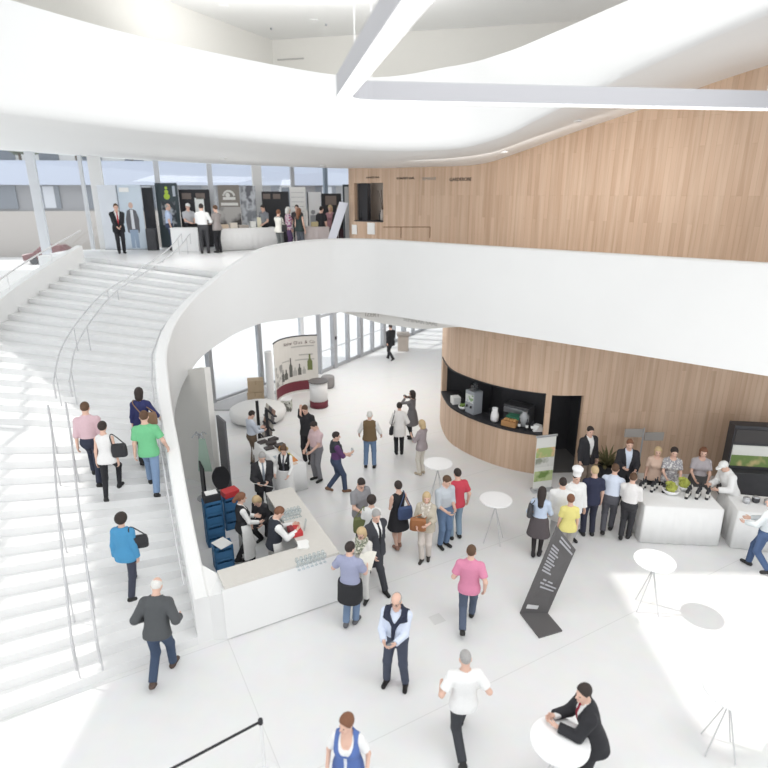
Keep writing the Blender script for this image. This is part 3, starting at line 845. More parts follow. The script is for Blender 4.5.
    def child(name, gr, dd, m, lab=None, par=None):
        v, f = nets(gr, dd)
        if len(f) == 0: return None
        o = link(name, mesh_from(name, [(v, f, 0)], sc), m, par or root)
        if lab: o['label'] = lab
        return o
    def col(c, tagname):
        return c if isinstance(c, bpy.types.Material) else mat('%s_%.3f_%.3f_%.3f' % ((tagname,) + tuple(c)), c, .85, noise=.06, nscale=30)
    # ---- shoes
    for sd, sg in (('l', -1), ('r', 1)):
        fw = np.array(Matrix.Rotation(-R(sg * 9 + fy[sd]), 3, 'Z') @ Matrix.Rotation(-R(fp[sd]), 3, 'X') @ Vector((0, 1, 0)), F)
        up = np.array(Matrix.Rotation(-R(sg * 9), 3, 'Z') @ Matrix.Rotation(-R(fp[sd]), 3, 'X') @ Vector((0, 0, 1)), F)
        rt = np.cross(fw, up); Rf = np.stack([rt, fw, up], 1)
        c = ank[sd]; gs = Grid(c - .24, c + .24, max(.009, res * .75)); Y = (gs.P - c) @ Rf
        fd = smin(cone(Y, V3(0, -.045, -.045), V3(0, .135, -.055), .043, .038), cone(Y, V3(0, -.01, -.04), V3(0, 0, .015), .046, .047, cap1=1.0), .03)
        fd = np.maximum(fd, -.085 - Y[..., 2])
        child('shoe', gs, fd, col(shoes, 'shoe'))
    # ---- legs
    def legs_sdf(P, q, infl, flare, cut, zhi=.085):
        t = loft(q, keys, max(infl, .02) if top[0] == 'shirt' and not jacket else infl, zhi=zhi)
        for sd in 'lr':
            t = smin(t, cone(P, hip[sd], knee[sd], .086 + infl, .058 + infl), .04)
            t = smin(t, cone(P, knee[sd], ank[sd], .058 + infl, .045 + flare, cap1=cut), .03)
        return np.maximum(t, q[..., 2] - zhi)
    kind = legs[0]
    if kind in ('trousers', 'leggings', 'shorts'):
        infl, fl, cut = {'trousers': (.014, .018, .99), 'leggings': (.006, .0, .97), 'shorts': (.03, .04, .1)}[kind]
        lo2 = lo.copy(); hi2 = hi.copy(); hi2[2] = pel[2] + .2
        lg = np.array([pel, *knee.values(), *ank.values()]); lo2[:2] = lg.min(0)[:2] - .24; hi2[:2] = lg.max(0)[:2] + .24
        g2 = Grid(lo2, hi2, res); child({'trousers': 'trousers', 'leggings': 'leggings', 'shorts': 'shorts'}[kind], g2, legs_sdf(g2.P, (g2.P - pel) @ Rt, infl, fl, cut), col(legs[1], 'trouser'))
    elif kind == 'skirt':
        hem = legs[2]; kk = [(-(pel[2] - hem), .25, .21, .0), (-.1, .2, .155, -.01), (.02, .18, .13, -.01), (.11, .148, .112, 0)]
        g2 = Grid(pel - V3(.36, .34, pel[2] - hem + .06), pel + V3(.36, .34, .2), res); qq = (g2.P - pel)
        dd = loft(qq, kk, .012)
        for sd in 'lr': dd = smin(dd, cone(g2.P, hip[sd], knee[sd], .1, .085), .05)
        dd = np.maximum(np.maximum(dd, hem - pel[2] - qq[..., 2]), qq[..., 2] - .11); dd = np.maximum(dd, -(dd + .03)); child('skirt', g2, dd, col(legs[1], 'skirt'))
        if len(legs) > 3:
            g3 = Grid(lo, V3(hi[0], hi[1], pel[2] + .1), res); child('tights', g3, legs_sdf(g3.P, (g3.P - pel) @ Rt, .005, -.004, .97, .02), col(legs[3], 'tights'))
    # ---- upper garments
    def upper(P, q, infl, sleeve, hem, neck, loose=0.0):
        K = [list(k) for k in keys]
        K = [[hem - .02, max(.165, keys[1][1]) + loose, max(.115, keys[1][2]) + loose, keys[1][3]]] + [k for k in K if k[0] > max(hem, -.04)] if hem < -.04 else K
        t = loft(q, K, infl, zlo=hem, zhi=.56)
        for sd, sg in (('l', -1), ('r', 1)):
            t = smin(t, ell(P, T(sg * (shx - .004), -.004, .432), (.056 * ul + infl * .9,) * 3), .04)
            t = smin(t, cone(P, T(sg * .05, -.012, .50), T(sg * shx * .9, -.006, .448), .04 + infl * .8, .04 + infl * .8), .03)
            if hem < -.03: t = smin(t, cone(P, hip[sd], knee[sd], .09 + infl, .082 + infl, cap1=min(.9, .3 - hem * 1.5)), .04)
            if sex == 'f': t = smin(t, ell(P, T(sg * .068, .085, .315), (.062 + infl, .055 + infl, .06 + infl)), .04)
            if sleeve == 'none': continue
            c1 = {'short': .72, 'long': None, 'three': None, 'roll': None}[sleeve]
            t = smin(t, cone(P, sho[sd], elb[sd], .055 * ul + infl, .047 * ul + infl + (.012 if c1 else 0), cap1=c1), .035)
            if c1 is None:
                c2 = {'long': .97, 'three': .55, 'roll': .22}[sleeve]
                t = smin(t, cone(P, elb[sd], hand[sd], .046 * ul + infl, .034 * ul + infl + .004, cap1=c2), .02)
        t = smax(t, hem - q[..., 2], .008)
        ncut = cone(q, V3(0, .0, .50), V3(0, .02, .72), neck, neck + .02)
        if sleeve == 'none':
            for sg in (-1, 1): t = np.maximum(t, -ell(q, V3(sg * (shx + .06), 0, .44), (.065, .12, .16)))
        return smax(t, -ncut, .012)
    lo3 = lo.copy(); lo3[2] = max(lo[2], pel[2] - .3); hi3 = hi.copy(); hi3[2] = Hc[2]
    kind, c, sl = top[:3]
    tn = {'shirt': 'shirt', 'blouse': 'blouse', 'tshirt': 'tshirt', 'polo': 'polo_shirt', 'dress': 'dress', 'sweater': 'sweater', 'coat': 'coat', 'cardigan': 'cardigan'}[kind]
    hem = tophem if tophem is not None else {'shirt': -.02 if jacket else .035, 'blouse': -.12, 'tshirt': -.11, 'polo': -.11, 'dress': -.04, 'sweater': -.1, 'coat': -.2, 'cardigan': -.14}[kind]
    infl = {'shirt': .013, 'blouse': .018, 'tshirt': .016, 'polo': .016, 'dress': .01, 'sweater': .024, 'coat': .03, 'cardigan': .028}[kind]
    g4 = Grid(lo3, hi3, res); q4 = (g4.P - pel) @ Rt
    dd = upper(g4.P, q4, infl, sl, hem, .058 if kind in ('shirt', 'polo', 'coat') else .075)
    if len(top) > 3:                                   # deep round neckline
        dd = smax(dd, -ell(q4, V3(0, .11, .50), (.085, .14, .15)), .01)
    upper_o = child(tn, g4, dd, col(c, tn))
    if kind in ('shirt', 'polo', 'coat') :
        ck = smax(cone(q4, V3(0, -.012, .50), V3(0, -.006, .565), .083, .066), -cone(q4, V3(0, .0, .45), V3(0, .01, .65), .06, .058), .008)
        ck = np.maximum(np.maximum(ck, q4[..., 2] - .565), .495 - q4[..., 2]); ck = np.maximum(ck, -(ell(q4, V3(0, .12, .50), (.022, .09, .12))))
        child('collar', g4, ck, col(c, tn), par=upper_o)
    if jacket:
        jn, jc, jsl, jhem, vlow = jacket                # name, colour, sleeve, hem, where the opening closes
        inf2 = infl + (.012 if jn == "vest" else .014)
        dj = upper(g4.P, q4, inf2, jsl, jhem, .07, .015)
        wv = np.interp(q4[..., 2], [jhem, jhem + .04, vlow - .02, vlow + .02, .5], [.03, .012, .001, .012, .085])
        cutv = np.maximum(np.abs(q4[..., 0]) - wv, -q4[..., 1])
        dj = smax(dj, -cutv, .006)
        child({'vest': 'waistcoat', 'jacket': 'jacket', 'cardigan': 'cardigan'}[jn], g4, dj, col(jc, 'jacket'))
        if jn != 'vest':
            lp = np.maximum(np.abs(dj) - .007, 0) if False else None
    for ex in extra:
        if ex[0] == 'tie':
            w_ = np.interp(q4[..., 2], [.05, .12, .5, .52], [.004, .034, .02, .024])
            base = upper(g4.P, q4, infl + .013, 'none', -.05, .03)
            tt = np.maximum(np.maximum(base, np.abs(q4[..., 0]) - w_), np.maximum(-q4[..., 1], np.maximum(.04 - q4[..., 2], q4[..., 2] - .535)))
            child('tie', g4, tt, col(ex[1], 'tie'))
        elif ex[0] == 'scarf':                          # sweater knotted round the shoulders
            base = upper(g4.P, q4, infl + .03, 'none', -.05, .06)
            lowb = np.interp(q4[..., 0], [-.25, 0, .25], [.42, .40, .42])
            back = np.maximum(base, np.where(q4[..., 1] < .02, .22 + np.abs(q4[..., 0]) * .5 - q4[..., 2], np.maximum(.38 - q4[..., 2], .085 - np.abs(q4[..., 0]))))
            f1 = cone(q4, V3(-.11, .10, .46), V3(.015, .15, .26), .034, .03); f2 = cone(q4, V3(.11, .10, .46), V3(-.005, .15, .27), .034, .03); f3 = cone(q4, V3(.01, .155, .27), V3(.02, .165, .10), .034, .028)
            tt = smin(smin(back, smin(f1, f2, .015), .015), f3, .015)
            child('shoulder_sweater', g4, tt, col(ex[1], 'sweater'))
        elif ex[0] == 'apron':                          # long bistro apron
            hemz = ex[2]; kk = [(-(pel[2] - hemz), .225, .19, .02), (-.1, .2, .15, 0), (.0, .186, .135, 0), (.1, .165, .128, 0)]
            g5 = Grid(pel - V3(.34, .34, pel[2] - hemz + .05), pel + V3(.34, .34, .18), res); qq = g5.P - pel
            ta_ = loft(qq, kk, .022)
            for sd in 'lr': ta_ = smin(ta_, cone(g5.P, hip[sd], knee[sd], .115, .1), .06)
            ta_ = np.maximum(ta_, hemz - pel[2] - qq[..., 2]); ta_ = np.maximum(ta_, qq[..., 2] - .1); ta_ = np.maximum(ta_, -(ta_ + .026)); ta_ = np.maximum(ta_, -.07 - qq[..., 1])
            child('apron', g5, ta_, col(ex[1], 'apron'))
        elif ex[0] == 'waistsweater':
            kk = [(-.36, .2, .17, -.02), (-.1, .2, .15, 0), (.03, .186, .135, 0)]
            g5 = Grid(pel - V3(.34, .34, .45), pel + V3(.34, .34, .12), res); qq = g5.P - pel
            ta_ = loft(qq, kk, .026)
            for sd in 'lr': ta_ = smin(ta_, cone(g5.P, hip[sd], knee[sd], .118, .11), .05)
            ta_ = np.maximum(np.maximum(ta_, -.36 - qq[..., 2]), qq[..., 2] - .03); ta_ = np.maximum(ta_, -(ta_ + .03)); ta_ = np.maximum(ta_, np.where(qq[..., 2] < -.03, qq[..., 1] - .05, -1))
            child('waist_sweater', g5, ta_, col(ex[1], 'sweater'))
        elif ex[0] == 'bodice':
            base = upper(g4.P, q4, infl + .012, 'none', .02, .07)
            base = smax(base, -ell(q4, V3(0, .10, .46), (.10, .16, .19)), .01)
            bo = child('bodice', g4, base, col(ex[1], 'bodice'))
            lace = np.maximum(np.maximum(upper(g4.P, q4, infl + .02, 'none', .02, .07), np.abs(q4[..., 0]) - .02), np.maximum(-q4[..., 1], np.maximum(q4[..., 2] - .24, .03 - q4[..., 2])))
            child('lacing', g4, lace, col((.75, .78, .85), 'lacing'), par=bo)
        elif ex[0] == 'patternscarf':
            tor = smin(cone(q4, V3(-.09, .03, .52), V3(-.02, .13, .36), .05, .055), cone(q4, V3(.09, .03, .52), V3(.03, .14, .30), .05, .06), .03)
            tor = smin(tor, ell(q4, V3(0, -.02, .52), (.12, .1, .05)), .04); tor = smax(tor, -cone(q4, V3(0, 0, .4), V3(0, 0, .7), .05, .055), .01)
            child('scarf', g4, tor, ex[1] if isinstance(ex[1], bpy.types.Material) else col(ex[1], 'scarf'))
        elif ex[0] == 'pockethank':
            pk = ell(q4, V3(-.085, .145, .345), (.025, .02, .018)); child('pocket_square', g4, pk, col(ex[1], 'hank'))
    # ---- hair
    style, hcname = hair[:2]; hm = mat('hair_' + hcname, HAIRC[hcname], .7, noise=.25, nscale=60)
    gH = Grid(Hc - V3(.17, .2, .42 if style in ('long', 'ponytail') else .19), Hc + V3(.17, .17, .2), hres); X = (gH.P - Hc) @ Rh
    x, y, z = X[..., 0], X[..., 1], X[..., 2]
    sk = ell(X, V3(0, -.014, .032), (.083, .104, .101))
    face = .8 * y - .6 * z - .018
    if style in ('short', 'bald', 'crop'):
        if style == 'crop': sk = sk + .006
        dH = smax(sk, face, .012); dH = np.maximum(dH, -.07 - z + np.abs(x) * .0); dH = np.maximum(dH, np.where(np.abs(x) > .06, y - .012 - np.maximum(z, 0), -1))
        if style == 'bald': dH = smax(dH, z - .055 + y * .35, .01)
        dH = np.maximum(dH, -(ell(X, V3(0, 0, 0), (.06, .07, .08))))
    elif style in ('bob', 'long', 'bun', 'ponytail', 'pixie', 'curly'):
        b = ell(X, V3(0, -.016, .034), (.09, .11, .106))
        if style in ('bob', 'long'):
            b = smin(b, cone(X, V3(0, -.045, .0), V3(0, -.05, -.085), .088, .085), .03)
        if style == 'curly': b = smin(b - .008, ell(X, V3(0, -.02, .03), (.105, .115, .11)), .03)
        if style == 'long': b = smin(b, cone(X, V3(0, -.07, -.05), V3(0, -.105, -.28), .085, .06), .05)
        if style == 'bun': b = smin(b, ell(X, V3(0, -.13, .05), (.045, .045, .045)), .015)
        if style == 'ponytail': b = smin(b, smin(cone(X, V3(0, -.11, .03), V3(0, -.16, -.06), .04, .04), cone(X, V3(0, -.16, -.06), V3(0, -.15, -.2), .04, .02), .02), .02)
        if style in ('pixie', 'curly', 'bun', 'ponytail'): b = np.maximum(b, -.085 - z)
        fr = np.where(z > .055, face - .012, np.maximum(y - .035, -1)) if style in ('bob', 'long') else face - .006
        dH = smax(b, fr, .015)
        dH = np.maximum(dH, -np.maximum(np.abs(x) - .062, -(y + .02)) * 1.0) if False else dH
    if style != 'none': child('hair', gH, dH, hm)
    if len(hair) > 2 and hair[2] == 'cheftoque':
        gC = Grid(Hc - .2, Hc + V3(.2, .2, .36), res); X = (gC.P - Hc) @ Rh
        t = smin(cone(X, V3(0, -.015, .05), V3(0, -.02, .2), .092, .09, cap0=0.0), ell(X, V3(0, -.03, .22), (.125, .125, .075)), .03)
        child('hat', gC, t, col((.86, .86, .86), 'hat'))
    if len(hair) > 2 and hair[2] == 'cap':
        gC = Grid(Hc - .2, Hc + V3(.2, .25, .26), res); X = (gC.P - Hc) @ Rh
        t = np.maximum(ell(X, V3(0, -.01, .04), (.09, .11, .1)), .04 - X[..., 2]); t = smin(t, np.maximum(ell(X, V3(0, .1, .045), (.07, .09, .014)), -1), .01)
        child('cap', gC, t, col((.82, .82, .8), 'cap'))
    if len(hair) > 2 and hair[2] == 'beard':
        gC = Grid(Hc - .16, Hc + .16, hres); X = (gC.P - Hc) @ Rh
        t = smin(ell(X, V3(0, .022, -.055), (.06, .072, .066)), 9 + 0 * X[..., 0], .01); t = np.maximum(t, X[..., 2] + .035); t = np.maximum(t, -ell(X, V3(0, .1, -.06), (.024, .03, .01)))
        child('beard', gC, t, hm)
    if len(hair) > 2 and hair[2] == 'glasses':
        bmg = NB()
        for sg in (-1, 1):
            tube(bmg, [Hd(sg * .034 + .019 * math.cos(a), .104 - abs(.019 * math.cos(a)) * .1, .005 + .015 * math.sin(a)) * sc for a in np.linspace(0, 2 * math.pi, 12)[:-1]], .003, 5, True)
            tube(bmg, [Hd(sg * .055, .1, .008) * sc, Hd(sg * .08, .0, .008) * sc], .0025, 5)
        obj('glasses', bmg, BLACK, root)
    M = Matrix.Translation(loc) @ Matrix.Rotation(-R(heading), 4, 'Z') @ Matrix.Scale(sc, 4)
    out = {'root': root, 'M': M, 'sc': sc}
    for sd in 'lr':
        p, dv, th, n = holds[sd]
        out['hand_' + sd] = M @ Vector(p.tolist()); out['dir_' + sd] = (M.to_3x3() @ Vector(dv.tolist())).normalized(); out['thumb_' + sd] = (M.to_3x3() @ Vector(th.tolist())).normalized()
        out['sho_' + sd] = M @ Vector(sho[sd].tolist()); out['hip_' + sd] = M @ Vector(hip[sd].tolist())
    out['pt'] = lambda x, y, z: M @ Vector(T(x, y, z).tolist())     # torso frame to world
    return out
# ------------------------------------------------------------------ pendant ring of light
PZ = CAMZ + 1.0
def pz(x, y): p = at(x, y, PZ); return (p.x, p.y)
C0 = pz(331, 94); A0 = pz(396, 0); E0 = pz(768, 110)
def round_poly(P, rad, n=8):
    out = []
    for i, p in enumerate(P):
        p = Vector(p); a = Vector(P[i - 1]); b = Vector(P[(i + 1) % len(P)])
        u = (a - p).normalized(); v = (b - p).normalized(); r = rad[i]
        h = u.angle(v) / 2; d = r / math.tan(h); c = p + (u + v).normalized() * (r / math.sin(h))
        s = p + u * d - c; e = p + v * d - c; a0 = math.atan2(s.y, s.x); a1 = math.atan2(e.y, e.x)
        da = (a1 - a0 + math.pi) % (2 * math.pi) - math.pi
        for k in range(n + 1):
            t = a0 + da * k / n; out.append((c.x + r * math.cos(t), c.y + r * math.sin(t)))
    return out
dirA = (Vector(A0) - Vector(C0)).normalized(); near = Vector(C0) + dirA * 5.6
corner = Vector(C0) + Vector((-.02, .5))
ring = round_poly([tuple(near), tuple(Vector((C0[0] - .03, C0[1] + .55))), (5.6, E0[1] + .16), (5.9, E0[1] - 3.5)], [.7, .42, .8, .8])
n = len(ring); rp = np.array(ring); t = np.roll(rp, -1, 0) - np.roll(rp, 1, 0); t /= np.linalg.norm(t, axis=1)[:, None]; nr = np.stack([t[:, 1], -t[:, 0]], 1)
lw, lh = .17, .2
lampr = empty('pendant_ring_lamp', 'large white rounded triangular ring lamp hanging close under the ceiling', 'pendant lamp', (rp[0][0], rp[0][1], PZ))
def rel(p): return (p[0] - rp[0][0], p[1] - rp[0][1], p[2] - PZ)
bm = NB(); rows = []
for p, q in zip(rp, nr):
    i_ = p + q * lw
    rows.append([rel((*p, PZ + .004)), rel((*p, PZ + lh)), rel((*i_, PZ + lh)), rel((*i_, PZ + .004))])
sweep(bm, rows, closed_path=True); obj('housing', bm, mat('ring_housing', (.40, .40, .42), .5), lampr)
bm = NB(); rows = []
for p, q in zip(rp, nr):
    a = p + q * .008; b = p + q * (lw - .008); rows.append([rel((*a, PZ - .004)), rel((*a, PZ + .01)), rel((*b, PZ + .01)), rel((*b, PZ - .004))])
sweep(bm, rows, closed_path=True); obj('diffuser', bm, mat('ring_diffuser', (1, 1, 1), .5, emit=.95), lampr)
for px in ((350, 60), (444, 104), (600, 104)):
    q = min(range(n), key=lambda i: (384 + FPX * rp[i][0] / (rp[i][1] * _cp - 1.0 * _sp) - px[0]) ** 2 + (0 if rp[i][1] > 2.5 else 1e6))
    P = rp[q] + nr[q] * lw / 2
    bm = NB(); tube(bm, [rel((*P, PZ + lh)), rel((*P, CZ))], .006, 5); obj('cable', bm, WHITE, lampr)

# ------------------------------------------------------------------ stair handrail: twin tubes on posts
def rail_pts(f0, f1, frac, h, n=30):
    out = []
    for f in np.linspace(f0, f1, n):
        a = inner_at(f * s_top); b = outer_at(f); p = a + (b - a) * frac; out.append((p[0], p[1], f * MZ + h))
    return out
for pxs, lab in ((((94, 692), (88, 640), (81, 585), (74, 525), (68, 470), (64, 442)), 'lower twin-tube steel handrail down the middle of the stair'), (((68, 418), (74, 380), (90, 338), (112, 304), (143, 277), (174, 262), (188, 257)), 'upper twin-tube steel handrail curving to the mezzanine')):
    base = [at_stair(x, y) for x, y in pxs]
    C_ = cr(np.array([list(p) for p in base]), 40)
    zs = np.linspace(C_[0, 2], C_[-1, 2], 40); C_[:, 2] = zs
    hr_ = empty('handrail', lab, 'handrail', base[0]); O = Vector(base[0])
    for off in (-.17, .17):
        oo = offset(C_, off)
        P = [Vector((*q, z + .92)) - O for q, z in zip(oo, zs)]
        P = [P[0] - Vector((0, 0, .4))] + P + [P[-1] - Vector((0, 0, .4))]
        bm = NB(); tube(bm, P, .021, 6); obj('rail', bm, mat('satin_steel', (.62, .62, .63), .4, .3), hr_)
        for k in (2, 11, 20, 29, 37):
            q = oo[k]; g_ = stair_z(q[0], q[1]) if zs[k] < MZ - .05 else MZ
            bm = NB(); tube(bm, [Vector((*q, min(g_, zs[k] + .3))) - O, Vector((*q, zs[k] + .92)) - O], .015, 6); obj('post', bm, mat('satin_steel', (0, 0, 0)), hr_)
hr_ = empty('handrail', 'steel handrail on posts above the outer stair wall by the windows', 'handrail', (OS[80][0] - .12, OS[80][1], 0)); O = Vector(hr_.location)
P = []
for k in range(60, 200, 6):
    tt = OS[min(k + 1, 199)] - OS[k - 1]; tt = tt / np.linalg.norm(tt); P.append(Vector((OS[k][0] - tt[1] * .12, OS[k][1] + tt[0] * .12, k / 199 * MZ + 1.02)) - O)
bm = NB(); tube(bm, P, .028, 6); obj('rail', bm, mat('pale_rail', (.74, .74, .74), .4), hr_)
for p in P[::4]:
    bm = NB(); tube(bm, [p - Vector((0, 0, .5)), p], .014, 6); obj('post', bm, mat('pale_rail', (0, 0, 0)), hr_)
bm = NB()
wall_h = empty('handrail', 'thin steel handrail along the inner side of the white stair parapet', 'handrail', (inner[2][0], inner[2][1], 0)); O = Vector(wall_h.location)
ih = offset(PS, -.09); P = [Vector((ih[i][0], ih[i][1], ztop[i] - .12)) - O for i in range(2, int(np.searchsorted(s_arr, 9.4)), 4)]
tube(bm, P, .02, 6); obj('rail', bm, mat('satin_steel', (0, 0, 0)), wall_h)
for i in range(4, int(np.searchsorted(s_arr, 9.2)), 14):
    bm = NB(); tube(bm, [Vector((ih[i][0], ih[i][1], ztop[i] - .13)) - O, Vector((inner[i][0], inner[i][1], ztop[i] - .2)) - O], .009, 5); obj('bracket', bm, mat('satin_steel', (0, 0, 0)), wall_h)

# ------------------------------------------------------------------ bar counter (L-shaped)
ca = R(28.5); K = Vector((-.86, 9.5, 0)); u = Vector((math.cos(ca), math.sin(ca), 0)); v = Vector((-.45, .893, 0)).normalized(); w_in = Vector((-u.y, u.x, 0))
S0 = K - u * 2.2; E1 = K + v * 2.9
vin = Vector((-v.y, v.x, 0))
bm = NB(); na = Vector((*outer[0], 0)); nd = Vector((outer[6][0] - outer[0][0], outer[6][1] - outer[0][1], 0)).normalized()
nq = [na - nd * .0, S0 + u * .02, S0 + u * .02 + w_in * .5, na + nd * .6]
lo_ = [bm.verts.new((p.x, p.y, 0)) for p in nq]; hi_ = [bm.verts.new((p.x, p.y, z)) for p, z in zip(nq, (.94, 1.0, 1.06, 1.2))]
bm.faces.new(lo_[::-1]); bm.faces.new(hi_)
for i in range(4): bm.faces.new((lo_[i], lo_[(i + 1) % 4], hi_[(i + 1) % 4], hi_[i]))
structure(obj('trim_newel', bm, WHITE), 'white end block joining the stair parapet and the bar counter')
bar = empty('bar_counter', 'white L-shaped bar counter with a beige stone worktop beside the stair foot', 'counter', K)
def loc(P): return P - K
def poly_rel(pts): return [(loc(p).x, loc(p).y) for p in pts]
inn = K + w_in * .54 - u * 0; 
# inner corner: intersection of the two offset lines
tI = ((K + w_in * .54) - (K + vin * .62)); det = u.x * v.y - u.y * v.x
k = (-(tI.x) * v.y + tI.y * v.x) / det if abs(det) > 1e-6 else 0
IC = K + w_in * .54 + u * k
top_poly = [S0, K, E1, E1 + vin * .62, IC, S0 + w_in * .54]
bm = NB(); prism(bm, poly_rel(top_poly), 1.07, 1.12); obj('worktop', bm, STONE, bar)
def panel(p, q, inw, nm, th=.06, z0=.02, z1=1.07, m=WHITE):
    bm = NB(); prism(bm, poly_rel([p, q, q + inw * th, p + inw * th]), z0, z1); return obj(nm, bm, m, bar)
panel(S0 - u * .04 , K, w_in, 'front_panel'); panel(K, E1, vin, 'side_panel')
panel(E1 - v * .06, E1 - v * .06 + vin * .6, v, 'end_panel')
bm = NB(); prism(bm, poly_rel([S0 + w_in * .03, K + w_in * .03 - u * .03, K + w_in * .06 - u * .03, S0 + w_in * .06]), 0, .02); obj('plinth', bm, GREYF, bar)
bm = NB(); prism(bm, poly_rel([S0 + w_in * .35, IC - u * .05 - w_in * .25, IC - u * .05 - w_in * .22, S0 + w_in * .38]), .5, .53); obj('under_shelf', bm, WHITE, bar)
def on_bar(px, py, z=1.12): return at(px, py, z)
def wine_glass(P, label, group, h=.19):
    bm = NB(); lathe(bm, [(.033, 0), (.032, .004), (.005, .012), (.004, .08), (.02, .095), (.036, .125), (.034, .165), (.03, h)], (0, 0, 0), 10)
    o = obj('wine_glass', bm, HAZE, smooth=True); o.location = P; tag(o, label, 'glass', group); return o
g0 = None
def dup(o, P, label=None):
    c = o.copy(); COL.objects.link(c); c.location = P
    if label: c['label'] = label
    return c
base = on_bar(300, 514)
for i in range(2):
    for j in range(6):
        P = base + v * (i * .11 - .1) + vin * (j * .075 + .03) ; P.z = 1.1205
        if g0 is None: g0 = wine_glass(P, 'empty stemmed glass in the rows standing on the far arm of the bar counter', 'glasses in rows on the far counter arm')
        else: dup(g0, P)
base = on_bar(318, 566); g1 = None
for i in range(2):
    for j in range(7):
        P = base + u * (j * .085 - .35) + w_in * (i * .1 + .05); P.z = 1.1205
        if g1 is None: g1 = wine_glass(P, 'empty stemmed glass in the rows standing on the counter corner behind the lilac shirt man', 'glasses in rows on the counter corner')
        else: dup(g1, P)
RED = mat('red_plastic', (.55, .045, .05), .45)
P = on_bar(295, 533); t = empty('card_terminal_tray', 'red tray with a small upright screen standing on the bar counter', 'tray', (P.x, P.y, 1.12), math.atan2(v.y, v.x)); t.location.z = 1.121
bm = NB(); bbox(bm, -.17, .17, -.12, .12, 0, .1, .012); obj('tray', bm, RED, t)
bm = NB(); bbox(bm, -.11, .11, .03, .12, .10, .14, .008); obj('contents', bm, mat('dark_red', (.25, .03, .04), .5), t)
bm = NB(); bbox(bm, -.03, .03, -.2, -.18, .045, .3, .004, Matrix.Rotation(R(12), 4, 'X')); obj('screen', bm, HAZE, t)
P = on_bar(303, 545); bm = NB()
for i in range(6): bbox(bm, -.1, .1, -.14, .14, i * .004, i * .004 + .003, 0, Matrix.Rotation(R(i * 4), 4, 'Z'))
o = obj('paper_stack', bm, PAPER); o.location = (P.x, P.y, 1.12); tag(o, 'small pile of white paper on the bar counter beside the red tray', 'paper')

# ------------------------------------------------------------------ round standing tables
def high_table(P, label, r=.37, h=1.1):
    t = empty('standing_table', label, 'table', (P.x, P.y, 0))
    bm = NB(); lathe(bm, [(r - .01, h - .035), (r, h - .028), (r, h - .008), (r - .008, h)], n=32); obj('tabletop', bm, mat('table_white', (.88, .88, .88), .35), t)
    bm = NB(); lathe(bm, [(.05, h - .1), (.06, h - .04)], n=12); obj('hub', bm, STEEL, t)
    for k in range(4):
        a = R(25 + 90 * k); bm = NB(); tube(bm, [(.045 * math.cos(a + 2.9), .045 * math.sin(a + 2.9), h - .05), (.27 * math.cos(a), .27 * math.sin(a), .012)], .011, 6); obj('leg', bm, mat('table_leg', (.62, .62, .63), .4, .3), t)
    return t
HT = {}
for key, x, y, lab in (('a', 438, 463, 'white round standing table near the curved timber hatch, smallest in view'), ('b', 496, 499, 'white round standing table in mid hall to the right of the red shirt man'),
                       ('c', 655, 560, 'white round standing table standing before the cloth-covered buffet'), ('d', 732, 690, 'white round standing table at the lower right, nobody at it'),
                       ('e', 560, 740, 'white round standing table the dark-suited man leans on')):
    HT[key] = at(x, y, 1.1); high_table(HT[key], lab)

# ------------------------------------------------------------------ dark folded information stele
SLATE = mat('slate_grey_board', (.115, .11, .11), .5, noise=.08, nscale=3)
BL = at(520, 614); BR = at(547.5, 614.4); TR_ = at(575.6, 550.5, 1.42); TL_ = at(557, 526, 1.8); F1 = at(539, 638.6); F2 = at(562, 631.6)
TR_ = BR + (TL_ - BL) * .80 + (TR_ - (BR + (TL_ - BL) * .80)) * .9
O = (BL + BR) / 2; O.z = 0
st = empty('information_stele', 'dark grey leaning information board with a folded foot and pale text lines', 'sign', O)
def slab_quad(q, th, nm, m):
    q = [p - O for p in q]; nn = (q[1] - q[0]).cross(q[3] - q[0]).normalized() * th
    bm = NB(); a = [bm.verts.new(p) for p in q]; b = [bm.verts.new(p + nn) for p in q]
    bm.faces.new(a[::-1]); bm.faces.new(b)
    for i in range(4): bm.faces.new((a[i], a[(i + 1) % 4], b[(i + 1) % 4], b[i]))
    return obj(nm, bm, m, st)
up3 = Vector((0, 0, .004))
stp = slab_quad([BL + up3, BR + up3, TR_, TL_], -.035, 'panel', SLATE)
slab_quad([BL + Vector((0, 0, .035)), F1 + Vector((0, 0, .035)), F2 + Vector((0, 0, .035)), BR + Vector((0, 0, .035))], -.035, 'foot', SLATE)
LINEM = mat('pale_print', (.42, .42, .44), .6)
def on_panel(a, b):  # a across, b up
    lo_ = BL.lerp(BR, a); hi_ = TL_.lerp(TR_, a); p = lo_.lerp(hi_, b); return p
nnp = (BR - BL).cross(TL_ - BL).normalized()
if nnp.y > 0: nnp = -nnp
def strip(a0, a1, b0, b1, nm, m, lift=.006):
    q = [on_panel(a0, b0) - O + nnp * lift, on_panel(a1, b0) - O + nnp * lift, on_panel(a1, b1) - O + nnp * lift, on_panel(a0, b1) - O + nnp * lift]
    bm = NB(); bm.faces.new([bm.verts.new(p) for p in q]); return obj(nm, bm, m, stp)
strip(.12, .55, .07, .12, 'logo_block', mat('pale_logo', (.62, .62, .62), .6))
for k, (a0, a1) in enumerate(((.3, .85), (.25, .9), (.3, .7))): strip(a0, a1, .34 + k * .045, .36 + k * .045, 'text_line', LINEM)
for k in range(9): strip(.12, .42 if k % 3 else .5, .52 + k * .036, .54 + k * .036, 'text_line', LINEM)
strip(.3, .95, .9, .925, 'text_line', LINEM); strip(.3, .8, .945, .965, 'text_line', LINEM)

